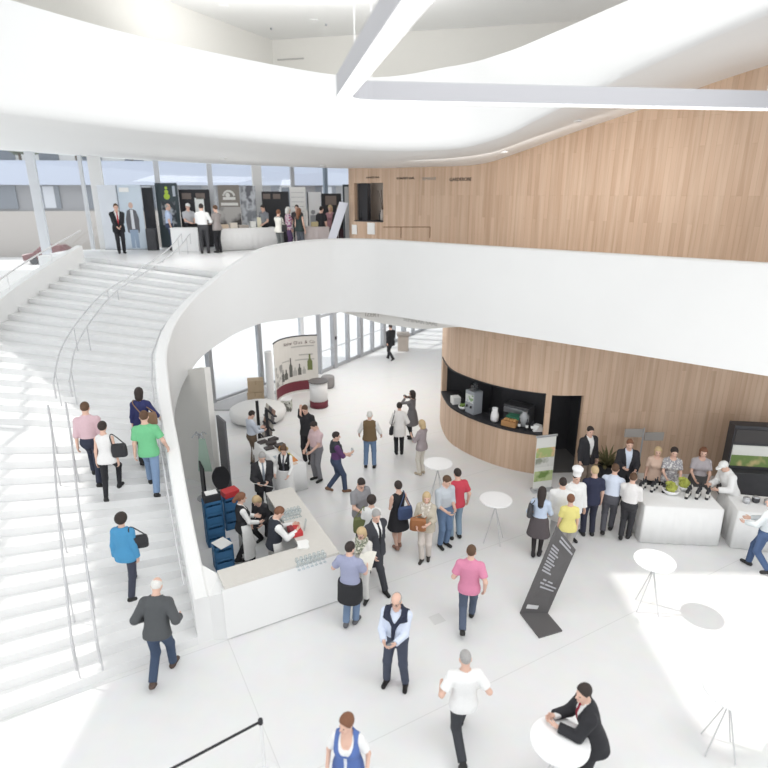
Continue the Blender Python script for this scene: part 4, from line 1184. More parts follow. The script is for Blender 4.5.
# ------------------------------------------------------------------ belt barrier
Bp = at(262, 768); Bp = Vector((-1.66, 5.93, 0)); dB = (at(178, 768, .93) - at(262, 722, .95)); dB.z = 0; dB.normalize()
t = empty('barrier_post', 'slim post with a black retractable belt at the lower left', 'barrier', Bp)
bm = NB(); lathe(bm, [(.17, 0), (.17, .012), (.03, .03)], n=24); obj('base', bm, mat('white_metal', (.8, .8, .8), .4), t)
bm = NB(); lathe(bm, [(.022, .02), (.022, .9)], n=12); obj('pole', bm, mat('white_metal', (0, 0, 0)), t)
bm = NB(); lathe(bm, [(.026, .88), (.034, .89), (.034, .955), (.028, .965)], n=14); obj('head', bm, BLACK, t)
bm = NB(); a = dB * .03; b = dB * 2.2; nn = Vector((-dB.y, dB.x, 0)) * .004
V_ = [bm.verts.new(p + Vector((0, 0, z)) + s * nn) for p in (a, b) for s in (-1, 1) for z in (.9, .945)]
for f in ((0, 1, 5, 4), (2, 3, 7, 6), (1, 3, 7, 5), (0, 2, 6, 4), (0, 1, 3, 2), (4, 5, 7, 6)): bm.faces.new([V_[i] for i in f])
obj('belt', bm, BLACK, t)
P = at(437, 619); bm = NB(); bbox(bm, -.12, .12, -.12, .12, 0, .006, .002, Matrix.Rotation(R(28), 4, 'Z')); o = obj('floor_outlet', bm, mat('outlet_lid', (.66, .66, .65), .4)); o.location = (P.x, P.y, 0); tag(o, 'flush square floor outlet lid in the white floor', 'outlet')

# ------------------------------------------------------------------ clothed tables
def cloth_table(name, label, c, ang, L, W, h, z0=0.0, m=CLOTHW, group=None):
    t = empty(name, label, 'table', (c[0], c[1], z0), ang, group)
    bm = NB(); n = 40; rows = []
    def ringp(e, z, wav):
        out = []
        for k in range(n * 4):
            s = k // n; f = (k % n) / n
            x, y = [(-L / 2 + f * L, -W / 2), (L / 2, -W / 2 + f * W), (L / 2 - f * L, W / 2), (-L / 2, W / 2 - f * W)][s]
            nx, ny = [(0, -1), (1, 0), (0, 1), (-1, 0)][s]; d = e + wav * math.sin(f * math.pi * 2 * (round((L if s % 2 == 0 else W) * 4))) * (.3 + .7 * math.sin(f * math.pi))
            out.append((x + nx * d + (0), y + ny * d, z))
        return out
    sweep(bm, [ringp(-.02, h + .001, 0), ringp(.0, h - .008, 0), ringp(.012, h * .6, .008), ringp(.025, .02, .018)])
    obj('tablecloth', bm, m, t, True)
    for sx in (-1, 1):
        for sy in (-1, 1): bm = NB(); tube(bm, [(sx * (L / 2 - .12), sy * (W / 2 - .12), 0), (sx * (L / 2 - .12), sy * (W / 2 - .12), h - .03)], .018, 6); obj('leg', bm, STEEL, t)
    return t
def lp(c, ang, x, y, z): return Vector((c[0] + x * math.cos(ang) - y * math.sin(ang), c[1] + x * math.sin(ang) + y * math.cos(ang), z))
T1c, T1a = (-2.98, 14.78), R(-58)
cloth_table('leaflet_table', 'narrow white cloth table of leaflets behind the bar counter', T1c, T1a, 2.2, .72, .8)
def boxy(name, label, cat, P, dims, m, ang=0, bev=.006, group=None):
    bm = NB(); bbox(bm, -dims[0] / 2, dims[0] / 2, -dims[1] / 2, dims[1] / 2, 0, dims[2], bev); o = obj(name, bm, m); o.location = P; o.rotation_euler = (0, 0, ang); tag(o, label, cat, group); return o
for i, (x, y, dx, dy, c, lab) in enumerate(((.75, .12, .3, .2, (.75, .3, .1), 'orange and white leaflet at the near end of the leaflet table'), (.75, -.12, .3, .2, (.2, .35, .6), 'blue leaflet at the near end of the leaflet table'),
                             (.45, .12, .3, .2, (.65, .6, .2), 'yellow leaflet in the middle of the leaflet table'), (1.0, .0, .14, .28, (.8, .62, .5), 'pale orange leaflet hanging near the table front corner'), (.42, -.16, .3, .2, (.5, .55, .6), 'grey leaflet beside the yellow one on the table'))):
    boxy('leaflet', lab, 'leaflet', lp(T1c, T1a, x, y, .802), (dx, dy, .008), mat('leaflet_%d' % i, c, .7, noise=.3, nscale=14), T1a, 0)
for i in range(5):
    boxy('brochure_stack', 'stack of dark brochures at the far end of the leaflet table, %s' % ('front left', 'front right', 'middle', 'rear left', 'rear right')[i], 'brochures', lp(T1c, T1a, (-.25, -.25, -.5, -.75, -.75)[i], (-.16, .16, 0, -.16, .16)[i], .802), (.19, .26, .05 + .02 * (i % 3)), mat('dark_cover', (.07, .06, .06), .5, noise=.4, nscale=10), T1a + R(4 * i))
# yellow-orange fruit bowl
P = lp(T1c, T1a, .15, .1, .801); t = empty('fruit_bowl', 'bowl of yellow and orange fruit on the leaflet table', 'bowl', P)
bm = NB(); lathe(bm, [(.06, 0), (.13, .06), (.15, .1), (.14, .1), (.1, .05), (.0001, .03)], n=20); obj('bowl', bm, mat('tan_bowl', (.5, .33, .15), .5), t)
for k in range(6):
    bm = NB(); bmesh.ops.create_icosphere(bm, subdivisions=2, radius=.048); bmesh.ops.translate(bm, verts=bm.verts, vec=(.07 * math.cos(k), .07 * math.sin(k), .11 + .02 * (k % 2))); obj('fruit', bm, mat('orange_fruit', (.8, .33, .05), .5) if k % 2 else mat('yellow_fruit', (.75, .6, .12), .5), t, True)
# brochure rack beyond the table
P = at(266, 470); t = empty('brochure_rack', 'tall dark slatted brochure rack behind the leaflet table', 'rack', (-3.7, 16.25, 0), R(-60))
for k in range(6):
    bm = NB(); bbox(bm, -.42, .42, -.05, .05, .25 + k * .22, .29 + k * .22, .004, Matrix.Rotation(R(-12), 4, 'X')); sh_ = obj('shelf', bm, BLACK, t)
    for j in range(3):
        bm = NB(); bbox(bm, -.4 + j * .28, -.15 + j * .28, -.03, -.01, .3 + k * .22, .44 + k * .22, .002, Matrix.Rotation(R(-12), 4, 'X')); obj('brochure', bm, mat('brochure_%d' % ((k + j) % 4), [(.25, .2, .16), (.5, .46, .4), (.12, .1, .1), (.35, .2, .14)][(k + j) % 4], .5, noise=.3, nscale=20), sh_)
for s in (-1, 1): bm = NB(); bbox(bm, s * .43 - .02, s * .43 + .02, -.03, .06, 0, 1.62, .004); obj('upright', bm, BLACK, t)

# ------------------------------------------------------------------ behind the bar: crates, panel, things by the wall
BLUE = mat('blue_crate', (.045, .16, .33), .5, noise=.1)
def crate(P, ang, label, group):
    t = empty('bottle_crate', label, 'crate', P, ang, group)
    bm = NB(); W, D, H = .40, .30, .28
    for x0, x1, y0, y1 in ((-W / 2, W / 2, -D / 2, -D / 2 + .02), (-W / 2, W / 2, D / 2 - .02, D / 2), (-W / 2, -W / 2 + .02, -D / 2, D / 2), (W / 2 - .02, W / 2, -D / 2, D / 2)):
        bbox(bm, x0, x1, y0, y1, 0, .17, .004); bbox(bm, x0, x1, y0, y1, .22, H, .004)
    for sx in (-1, 1):
        for sy in (-1, 1): bbox(bm, sx * (W / 2 - .02) - .02, sx * (W / 2 - .02) + .02, sy * (D / 2 - .02) - .02, sy * (D / 2 - .02) + .02, 0, H, .004)
    bbox(bm, -W / 2, W / 2, -D / 2, D / 2, .0, .02)
    obj('shell', bm, BLUE, t)
    bm = NB(); 
    for i in range(1, 4): bbox(bm, -W / 2 + i * W / 4 - .004, -W / 2 + i * W / 4 + .004, -D / 2 + .02, D / 2 - .02, .02, .2)
    for i in range(1, 3): bbox(bm, -W / 2 + .02, W / 2 - .02, -D / 2 + i * D / 3 - .004, -D / 2 + i * D / 3 + .004, .02, .2)
    obj('divider', bm, BLUE, t); return t
for (x, y, nst, nm) in ((-3.46, 10.62, 2, 'front stack near the counter end'), (-3.88, 11.5, 4, 'rear left stack by the stair parapet'), (-3.66, 12.2, 3, 'rear right stack behind the ponytail waitress')):
    for k in range(nst): crate((x, y, k * .282), R(28), 'blue plastic bottle crate, %s of the %s' % (('lowest', 'second', 'third', 'topmost')[k] if k < nst - 1 else 'topmost', nm), 'blue crates behind the bar')
boxy('paper_sheet', 'white papers lying on the front stack of blue crates', 'paper', (-3.46, 10.62, .566), (.3, .36, .012), PAPER, R(50), 0)
boxy('black_box', 'low black box on the rear left stack of blue crates', 'box', (-3.88, 11.5, 1.13), (.36, .28, .16), BLACK, R(28))
boxy('paper_sheet', 'white papers lying on the black box by the parapet', 'paper', (-3.88, 11.5, 1.292), (.26, .2, .015), PAPER, R(28), 0)
boxy('red_case', 'red case on the rear right stack of crates', 'case', (-3.66, 12.2, .848), (.36, .28, .14), RED, R(40))
t = empty('swivel_chair', 'black swivel chair with a tall curved back by the stair wall', 'chair', (-4.0, 12.75, 0), R(20))
bm = NB(); bbox(bm, -.24, .24, -.24, .24, .46, .54, .03); obj('seat', bm, BLACK, t)
bm = NB(); rows = []
for k in range(9):
    z = .6 + k * .075; wd = .2 * math.sin(math.pi * (k + 1.5) / 11) + .02; y = .22 + .05 * math.sin(k / 8 * 3)
    rows.append([(-wd, y - .03, z), (wd, y - .03, z), (wd, y + .03, z), (-wd, y + .03, z)])
sweep(bm, rows); obj('backrest', bm, BLACK, t)
bm = NB(); lathe(bm, [(.03, .08), (.025, .47)], n=10); obj('column', bm, BLACK, t)
for k in range(5): a = R(72 * k); bm = NB(); tube(bm, [(0, 0, .09), (.28 * math.cos(a), .28 * math.sin(a), .05)], [.025, .018], 6); obj('leg', bm, BLACK, t)
t = empty('wardrobe_panel', 'tall narrow dark grey upright panel at the end of the stair wall', 'panel', (-4.12, 13.55, 0), R(-55))
bm = NB(); bbox(bm, -.28, .28, -.03, .03, .02, 2.27, .006); obj('board', bm, mat('dark_grey_panel', (.13, .13, .14), .5), t)
bm = NB(); bbox(bm, -.2, .2, -.16, .16, 0, .02, .004); obj('base_plate', bm, GREYF, t)
t = empty('coat_stand', 'grey coat stand with a pale green apron hanging on it, by the stair wall', 'coat stand', (-4.72, 13.55, 0))
bm = NB(); tube(bm, [(0, 0, 0), (0, 0, 1.85)], .025, 8); obj('pole', bm, GREYF, t)
bm = NB(); lathe(bm, [(.22, 0), (.22, .02), (.03, .04)], n=20); obj('base', bm, GREYF, t)
for k in range(4): a = R(45 + 90 * k); bm = NB(); tube(bm, [(0, 0, 1.8), (.12 * math.cos(a), .12 * math.sin(a), 1.86), (.2 * math.cos(a), .2 * math.sin(a), 1.78)], .018, 6); obj('hook', bm, GREYF, t)
bm = NB(); rows = []
for k in range(8):
    z = 1.75 - k * .13; wd = .08 + .014 * k; rows.append([(-wd + .1, -.12 + .01 * math.sin(k), z), (wd + .1, -.12, z), (wd + .1, -.09, z), (-wd + .1, -.09, z)])
sweep(bm, rows); o = obj('hanging_apron', bm, mat('pale_green_fabric', (.42, .56, .47), .85)); o.location = (-4.72, 13.55, 0); tag(o, 'pale green apron hanging from the coat stand by the stair wall', 'apron')
boxy('dark_frame', 'slim dark framed board leaning by the coat stand', 'board', (-4.55, 13.0, 0), (.5, .04, 1.25), BLACK, R(-62))

# ------------------------------------------------------------------ stand by the windows: seat, boxes, curved display, podium
t = empty('round_ottoman', 'large round white upholstered bench by the left windows', 'ottoman', (-4.5, 19.2, 0))
bm = NB(); lathe(bm, [(.84, 0.04), (.95, .1), (1.0, .28), (.97, .4), (.88, .455), (.0001, .47)], n=48); obj('cushion', bm, mat('white_leather', (.76, .755, .74), .5), t, True)
bm = NB(); lathe(bm, [(.8, 0), (.8, .05)], n=32); obj('plinth', bm, GREYF, t)
CARD = mat('cardboard', (.50, .385, .26), .85, noise=.06, nscale=6)
for k, (dx, an, lab) in enumerate(((0, 8, 'lower cardboard box of the two stacked behind the round ottoman'), (.02, 14, 'upper cardboard box of the two stacked behind the round ottoman'))):
    t = empty('cardboard_box', lab, 'box', (-4.95 + dx, 21.0, k * .46), R(an), 'cardboard boxes by the window')
    bm = NB(); bbox(bm, -.3, .3, -.25, .25, 0, .45, .008); obj('carton', bm, CARD, t)
    bm = NB(); bbox(bm, -.302, .302, -.025, .025, .448, .453); bbox(bm, -.025 + .0, .025, -.252, -.25, .3, .45); obj('tape', bm, mat('brown_tape', (.42, .31, .2), .4), t)
D0 = at(277, 403); D1 = at(319, 391); Dm = (D0 + D1) / 2 + Vector((-.34, .30, 0)); DH = 2.32
dsp = empty('curved_display_wall', 'curved pop-up display wall printed with bottles, with a maroon foot, by the windows', 'display', D0)
def dpt(f): f = float(f); p = (1 - f) ** 2 * D0 + 2 * f * (1 - f) * (2 * Dm - (D0 + D1) / 2) + f * f * D1; return p
def dnrm(f): d = dpt(min(1, f + .01)) - dpt(max(0, f - .01)); return Vector((d.y, -d.x, 0)).normalized(), math.atan2(d.y, d.x)
def dsheet(f0, f1, z0, z1, lift, nm, m, nseg=14, th=.02):
    bm = NB(); rows = []
    for f in np.linspace(f0, f1, nseg):
        n_, _ = dnrm(f); p = dpt(f) - D0 + n_ * lift; q = p - n_ * th; rows.append([(p.x, p.y, z0), (p.x, p.y, z1), (q.x, q.y, z1), (q.x, q.y, z0)])
    sweep(bm, rows); return obj(nm, bm, m, dsp, True)
def flat(o):
    o.data.polygons.foreach_set('use_smooth', [False] * len(o.data.polygons)); return o
dpanel = flat(dsheet(0, 1, .02, DH, 0, 'panel', mat('display_print', (.68, .665, .63), .6, noise=.08, nscale=2)))
flat(dsheet(0.02, .98, .10, .50, .006, 'foot_band', mat('maroon_print', (.16, .03, .045), .6), th=.004))
flat(dsheet(0, 1, DH, DH + .04, .01, 'top_rail', BLACK, th=.04))
flat(dsheet(.04, .3, .52, 1.35, .006, 'picture_band', mat_splotch('picture_grey', [(.55, .54, .52), (.3, .3, .29), (.66, .65, .62)], 4, soft=True), th=.003))
def bottle_print(f, z0, h, w_, m):
    n_, a_ = dnrm(f); p = dpt(f) - D0 + n_ * .012
    M = Matrix.Translation(p) @ Matrix.Rotation(a_, 4, 'Z') @ Matrix.Rotation(R(90), 4, 'X')
    prof = [(-w_, 0), (w_, 0), (w_, h * .55), (w_ * .35, h * .72), (w_ * .35, h), (-w_ * .35, h), (-w_ * .35, h * .72), (-w_, h * .55)]
    bm = NB(); bm.faces.new([bm.verts.new((x, y + z0, 0)) for x, y in prof]); bmesh.ops.transform(bm, matrix=M, verts=bm.verts); obj('bottle_print', bm, m, dpanel)
DKG = mat('print_dark', (.12, .12, .11), .6); OLV = mat('print_olive', (.16, .19, .07), .6); GRP = mat('print_grey', (.42, .42, .40), .6)
for f, z0, h, w_, m in ((.52, .72, .78, .075, DKG), (.70, .75, .46, .07, DKG), (.88, .92, .66, .10, OLV), (.40, .66, .42, .09, DKG), (.61, .74, .34, .09, GRP), (.31, .62, .5, .08, DKG), (.78, .78, .3, .07, GRP)): bottle_print(f, z0, h, w_, m)
def dtext(s, f0, f1, z, size, m):
    for k, ch in enumerate(s):
        if ch == ' ': continue
        f = f0 + (f1 - f0) * k / (len(s) - 1); n_, a_ = dnrm(f); p = dpt(f) - D0 + n_ * .014
        text_mesh('letter', ch, size, m, dpanel, Matrix.Translation((p.x, p.y, z)) @ Matrix.Rotation(a_, 4, 'Z') @ Matrix.Rotation(R(90), 4, 'X'), .002)
dtext('Kolor Glas & Co', .40, .95, 2.08, .19, mat('print_brown', (.2, .16, .15), .6))
for f0, f1, z in ((.55, .95, 1.9), (.7, .93, 1.55), (.62, .95, 1.35), (.3, .5, 1.38)): flat(dsheet(f0, f1, z, z + .045, .008, 'print_line', GRP, 6, .003))
t = empty('display_column', 'white round column stand at the left end of the curved display', 'column', at(271.5, 405))
bm = NB(); lathe(bm, [(.14, 0), (.14, 2.1), (.12, 2.12)], n=20); obj('drum', bm, mat('column_white', (.78, .78, .78), .5), t, False)
bm = NB(); lathe(bm, [(.16, 0), (.16, .03)], n=20); obj('base', bm, GREYF, t)
def podium(P, r, h, label, base=.27):
    t = empty('promotion_counter', label, 'counter', P)
    bm = NB(); lathe(bm, [(r, base), (r, h - .03)], n=28); obj('drum', bm, mat('column_white', (0, 0, 0)), t, True)
    bm = NB(); lathe(bm, [(r + .004, 0), (r + .004, base)], n=28); obj('foot_band', bm, mat('maroon_print', (0, 0, 0)), t, True)
    bm = NB(); lathe(bm, [(r + .03, h - .03), (r + .03, h)], n=28); obj('counter_top', bm, mat('dark_top', (.10, .09, .09), .3), t)
    return t
podium(Vector((-2.46, 20.5, 0)), .34, 1.02, 'white round promotion counter with a maroon foot before the curved display')
t = empty('leaflet_cube', 'low picture-printed cube before the left end of the curved display', 'cube', at(287, 410))
bm = NB(); bbox(bm, -.18, .18, -.18, .18, 0, .42, .01); obj('cube', bm, mat_splotch('cube_print', [(.35, .38, .3), (.6, .6, .56), (.2, .2, .18)], 7), t)
bm = NB(); bbox(bm, -.19, .19, -.19, .19, .42, .45, .004); obj('lid', bm, mat('column_white', (0, 0, 0)), t)
t = empty('grey_pouf', 'small grey cylindrical pouf right of the promotion counter', 'pouf', at(328, 387))
bm = NB(); lathe(bm, [(.25, .02), (.28, .06), (.28, .44), (.24, .48), (.0001, .49)], n=28); obj('body', bm, mat('grey_felt', (.27, .26, .26), .9), t, True)
bm = NB(); lathe(bm, [(.24, 0), (.24, .03)], n=20); obj('foot', bm, BLACK, t)
t = empty('waste_bin', 'pale stone waste bin by the glass doors at the back', 'bin', at(403, 350))
bm = NB(); bbox(bm, -.27, .27, -.27, .27, 0, .78, .02); obj('body', bm, mat('pale_stone_bin', (.55, .49, .44), .7), t)
bm = NB(); bbox(bm, -.33, .33, -.33, .33, .80, .9, .02); obj('lid', bm, mat('bin_lid', (.4, .36, .33), .6), t)

# ------------------------------------------------------------------ on the hatch counter
def hatch_pt(px, dep=.3):
    k = int(np.argmin(abs(np.array([384 + FPX * q[0] / (q[1] * _cp + 6.41 * _sp) for q in DS[:180]]) - px) + (np.arange(180) < np.searchsorted(dS, sa)) * 1e4))
    q = offset(DS, -dep)[k]; tt = DS[k + 1] - DS[k - 1]; return Vector((q[0], q[1], 1.251)), math.atan2(tt[1], tt[0])
P, a_ = hatch_pt(449, .22); bm = NB()
for k in range(8): bbox(bm, -.13, .13, -.13, .13, k * .03, k * .03 + .027, .004, Matrix.Rotation(R(k * 7 % 12), 4, 'Z'))
o = obj('napkin_stack', bm, PAPER); o.location = P; o.rotation_euler = (0, 0, a_); tag(o, 'stack of white napkins at the left end of the hatch counter', 'napkins')
P, a_ = hatch_pt(458, .2); t = empty('salad_bowl', 'white bowl with green leaves on the hatch counter', 'bowl', P)
bm = NB(); lathe(bm, [(.07, 0), (.14, .06), (.16, .12), (.15, .12), (.1, .05), (.0001, .04)], n=20); obj('bowl', bm, mat('table_white', (0, 0, 0)), t, True)
LEAF = mat('leaf_green', (.16, .25, .06), .7, noise=.3, nscale=20)
bm = NB()
for k in range(10):
    r_ = bmesh.ops.create_icosphere(bm, subdivisions=1, radius=.05); bmesh.ops.translate(bm, verts=r_['verts'], vec=(.07 * math.cos(k * 2.4), .07 * math.sin(k * 2.4), .12 + .02 * (k % 3)))
obj('leaves', bm, LEAF, t)
P, a_ = hatch_pt(466, .28); t = empty('drink_dispenser', 'tall grey drink dispenser with a picture front on the hatch counter', 'dispenser', P, a_)
bm = NB(); bbox(bm, -.2, .2, -.15, .2, 0, .72, .02); obj('cabinet', bm, mat('dispenser_grey', (.33, .35, .38), .5), t)
bm = NB(); bbox(bm, -.17, .17, -.16, -.15, .36, .62, .0); obj('picture', bm, mat_splotch('dispenser_picture', [(.3, .42, .5), (.6, .62, .6), (.25, .36, .2)], 7), t)
bm = NB(); lathe(bm, [(.12, .72), (.14, .74), (.14, .92), (.1, .96)], (0, .02, 0), 16); obj('hopper', bm, HAZE, t)
for s in (-1, 1): bm = NB(); bbox(bm, s * .09 - .02, s * .09 + .02, -.2, -.15, .2, .27, .006); obj('tap', bm, BLACK, t)
P, a_ = hatch_pt(490, .25); t = empty('water_pitcher', 'white pitcher with a curved handle in the middle of the hatch counter', 'pitcher', P, a_)
bm = NB(); lathe(bm, [(.09, 0), (.12, .05), (.12, .2), (.08, .34), (.09, .42), (.085, .42), (.07, .34), (.0001, .02)], n=20); obj('body', bm, mat('table_white', (0, 0, 0)), t, True)
bm = NB(); tube(bm, [(-.08, 0, .38), (-.19, 0, .34), (-.2, 0, .2), (-.11, 0, .1)], .018, 6); obj('handle', bm, BLACK, t)
P, a_ = hatch_pt(505, .25); t = empty('bread_basket', 'orange-brown bread basket on the hatch counter', 'basket', P, a_)
bm = NB(); bbox(bm, -.22, .22, -.15, .15, 0, .16, .02); obj('basket', bm, mat('wicker', (.45, .24, .1), .8, noise=.3, nscale=40), t)
for k in range(4): bm = NB(); lathe(bm, [(.0001, -.09), (.035, -.07), (.045, 0), (.035, .07), (.0001, .09)], (0, 0, 0), 10, 1, 1, Matrix.Translation((-.13 + k * .09, 0, .18)) @ Matrix.Rotation(R(80), 4, 'X')); obj('bread_roll', bm, mat('crust', (.6, .34, .14), .8), t, True)
P, a_ = hatch_pt(508, .52); boxy('green_crate', 'green crate behind the bread basket in the hatch', 'crate', P, (.5, .3, .24), mat('green_plastic', (.05, .2, .12), .5), a_)
P, a_ = hatch_pt(500, 1.12); t = empty('coffee_machine', 'dark coffee machine at the back of the hatch', 'coffee machine', Vector((P.x, P.y, 1.0)), a_)
bm = NB(); bbox(bm, -.4, .4, -.22, .25, 0, .62, .03); obj('body', bm, mat('machine_grey', (.10, .10, .105), .35), t)
bm = NB(); bbox(bm, -.36, .36, -.3, -.22, .4, .56, .01); obj('head', bm, STEEL, t)
for s in (-.18, .18): bm = NB(); tube(bm, [(s, -.27, .4), (s, -.27, .34), (s, -.4, .33)], .016, 6); obj('portafilter', bm, BLACK, t)
bm = NB(); bbox(bm, -.6, .6, -.3, .3, -1.0, -.001); obj('back_cabinet', bm, DARK, t)
P, a_ = hatch_pt(521, .45); t = empty('storage_jar', 'big clear storage jar towards the right of the hatch counter', 'jar', P, a_)
bm = NB(); lathe(bm, [(.12, 0), (.14, .03), (.14, .3), (.08, .38), (.08, .42)], n=20); obj('glass', bm, mat('jar_haze', (.4, .41, .42), .2), t, True)
bm = NB(); lathe(bm, [(.09, .42), (.09, .46)], n=16); obj('lid', bm, STEEL, t)
for k, (px, lab) in enumerate(((517, 'dark bottle left of the three at the right end of the hatch'), (524, 'dark bottle in the middle of the three at the right end of the hatch'), (530, 'dark bottle right of the three at the right end of the hatch'))):
    P, a_ = hatch_pt(px, .2); t = empty('bottle', lab, 'bottle', P, 0, 'bottles at the hatch')
    bm = NB(); lathe(bm, [(.04, 0), (.042, .02), (.042, .18), (.015, .25), (.015, .31)], n=12); obj('body', bm, BLACK, t, True)
    bm = NB(); lathe(bm, [(.0435, .06), (.0435, .14)], n=12); obj('paper_band', bm, PAPER, t)
P, a_ = hatch_pt(536, .22); bm = NB(); rows = []
for k in range(6): bbox(bm, -.14 + .01 * k, .14 - .01 * k, -.1, .1, k * .03, k * .03 + .03, .008, Matrix.Rotation(R(k * 9), 4, 'Z'))
o = obj('towel_pile', bm, CLOTHW); o.location = P; tag(o, 'crumpled white towels at the right end of the hatch counter', 'towels')

# ------------------------------------------------------------------ right side of the hall
t = empty('roll_up_banner', 'roll-up banner with green food picture beside the timber hatch', 'banner', Vector((4.28, 13.95, 0)), R(14))
BH = zcol((4.12, 13.95), 437)
bm = NB(); bbox(bm, -.3, .3, -.1, .1, 0, .09, .02); obj('cassette', bm, STEEL, t)
bm = NB(); bbox(bm, -.28, .28, -.006, .006, .09, BH, 0); she = obj('sheet', bm, mat('banner_white', (.78, .78, .74), .6), t)
for z0, z1, cs, nm in ((.3, .6, [(.3, .42, .14), (.18, .28, .08), (.5, .58, .3)], 'lower_picture'), (.72, 1.0, [(.5, .5, .45), (.3, .32, .25), (.7, .7, .66)], 'middle_picture'), (1.0, 1.28, [(.62, .3, .16), (.75, .5, .3), (.4, .5, .2)], 'upper_picture')):
    bm = NB(); bbox(bm, -.27, .27, -.012, -.007, z0, z1); obj(nm, bm, mat_splotch('banner_' + nm, cs, 3, soft=True), she)
bm = NB(); bbox(bm, -.31, .31, -.02, .02, BH, BH + .06, .01); obj('top_rail', bm, STEEL, t)
TB = R(-5); TBc = (6.80, 11.95)
cloth_table('buffet_table', 'long white cloth-covered buffet table on the right with bottles and salad', TBc, TB, 1.72, 1.05, .95)
TCc = (8.95, 11.5); TC = R(-12)
cloth_table('buffet_table', 'white cloth-covered table at the far right edge below the food display', TCc, TC, 2.0, .85, .95)
b0 = None; k = 0
for (x, y) in [(-.76 + .09 * i, .16 + .1 * (i % 3)) for i in range(7)] + [(.2 + .075 * i, .1 * (i % 3) - .1) for i in range(8)]:
    P = lp(TBc, TB, x, y, .952)
    if b0 is None:
        b0 = empty('wine_bottle', 'dark wine bottle among those standing on the long buffet table', 'bottle', P, 0, 'bottles on the buffet')
        bm = NB(); lathe(bm, [(.036, 0), (.038, .015), (.038, .19), (.014, .25), (.014, .3)], n=10); obj('body', bm, BLACK, b0, True)
        bm = NB(); lathe(bm, [(.039, .06), (.039, .15)], n=10); obj('paper_band', bm, mat('pale_band', (.6, .58, .55), .7), b0)
    else:
        c = b0.copy(); COL.objects.link(c); c.location = P
        for ch in b0.children:
            d = ch.copy(); COL.objects.link(d); d.parent = c
for i, (x, y) in enumerate(((-.08, .1), (.3, .34))):
    t = empty('salad_bowl', 'big bowl heaped with yellow-green salad on the buffet, %s one' % ('left', 'right')[i], 'bowl', lp(TBc, TB, x, y, .952))
    bm = NB(); lathe(bm, [(.09, 0), (.18, .08), (.2, .14), (.19, .14), (.1, .05), (.0001, .04)], n=24); obj('bowl', bm, mat('table_white', (0, 0, 0)), t, True)
    bm = NB()
    for k in range(16):
        r_ = bmesh.ops.create_icosphere(bm, subdivisions=1, radius=.06); bmesh.ops.translate(bm, verts=r_['verts'], vec=(.1 * math.cos(k * 2.4) * (k / 16), .1 * math.sin(k * 2.4), .14 + .05 * (k % 3)))
    obj('salad', bm, mat('salad', (.42, .45, .1), .8, noise=.3, nscale=20), t)
for i in range(5):
    t = empty('sauce_pot', 'small lidded pot on the table below the food display, %s of five from the left' % ('first', 'second', 'third', 'fourth', 'last')[i], 'pot', lp(TCc, TC, -.7 + .22 * i, .08 * (i % 2), .952), 0, 'pots on the right table')
    bm = NB(); lathe(bm, [(.06, 0), (.08, .03), (.08, .12), (.07, .12), (.06, .04), (.0001, .03)], n=16); obj('pot', bm, DARK if i % 2 else STEEL, t, True)
    bm = NB(); lathe(bm, [(.082, .12), (.05, .15), (.0001, .16)], n=16); obj('lid', bm, STEEL, t, True)
t = empty('direction_sign', 'grey two-board sign on a thin post against the timber wall', 'sign', (7.05, 14.45, 0))
zt_ = zcol((7.05, 14.45), 428)
bm = NB(); tube(bm, [(0, 0, 0), (0, 0, zt_)], .022, 8); obj('post', bm, GREYF, t)
bm = NB(); lathe(bm, [(.2, 0), (.2, .015), (.03, .03)], n=20); obj('base', bm, GREYF, t)
bm = NB(); bbox(bm, -.52, -.03, -.03, .0, zt_ - .26, zt_ - .02, .005); obj('board', bm, mat('sign_grey', (.36, .34, .32), .6), t)
bm = NB(); bbox(bm, .03, .55, -.03, .0, zt_ - .36, zt_ - .12, .005); obj('board', bm, mat('sign_grey', (0, 0, 0)), t)
t = empty('food_display', 'tall dark food display case with a lit picture panel by the timber wall', 'display case', (9.75, 13.55, 0), R(-8))
bm = NB(); bbox(bm, -.8, .8, -.3, .3, 0, .85, .02); obj('cabinet', bm, DARK, t)
bm = NB(); bbox(bm, -.8, .8, -.05, .3, .85, 2.05, .02); obj('back_case', bm, DARK, t)
bm = NB(); bbox(bm, -.76, .76, -.08, -.05, .95, 1.52); obj('picture', bm, mat('display_picture_white', (.75, .76, .72), .5, emit=.1), t)
bm = NB(); bbox(bm, -.76, .7, -.09, -.08, .95, 1.25); obj('food_picture', bm, mat_splotch('food_print', [(.3, .4, .12), (.6, .5, .25), (.2, .3, .1)], 2.5, soft=True), t)
bm = NB(); bbox(bm, -.76, .76, -.08, -.05, 1.6, 1.95); obj('sign_panel', bm, mat('display_dark_sign', (.07, .065, .065), .5), t)
t = empty('potted_plant', 'olive-leaved plant in a black planter by the timber wall', 'plant', (6.15, 14.4, 0))
bm = NB(); lathe(bm, [(.18, 0), (.24, .55), (.21, .55), (.19, .45), (.0001, .45)], n=20); obj('planter', bm, BLACK, t)
bm = NB()
for k in range(60):
    a = random.uniform(0, 6.28); e = random.uniform(.2, 1.3); L_ = random.uniform(.3, .65); b_ = Vector((0, 0, .5)); tip = b_ + Vector((math.cos(a) * math.cos(e), math.sin(a) * math.cos(e), math.sin(e))) * L_
    s = Vector((-math.sin(a), math.cos(a), 0)) * .035; mid = b_.lerp(tip, .6) + Vector((0, 0, .05))
    bm.faces.new([bm.verts.new(x) for x in (b_, mid + s, tip, mid - s)])
obj('foliage', bm, mat('olive_leaf', (.16, .15, .07), .7), t)

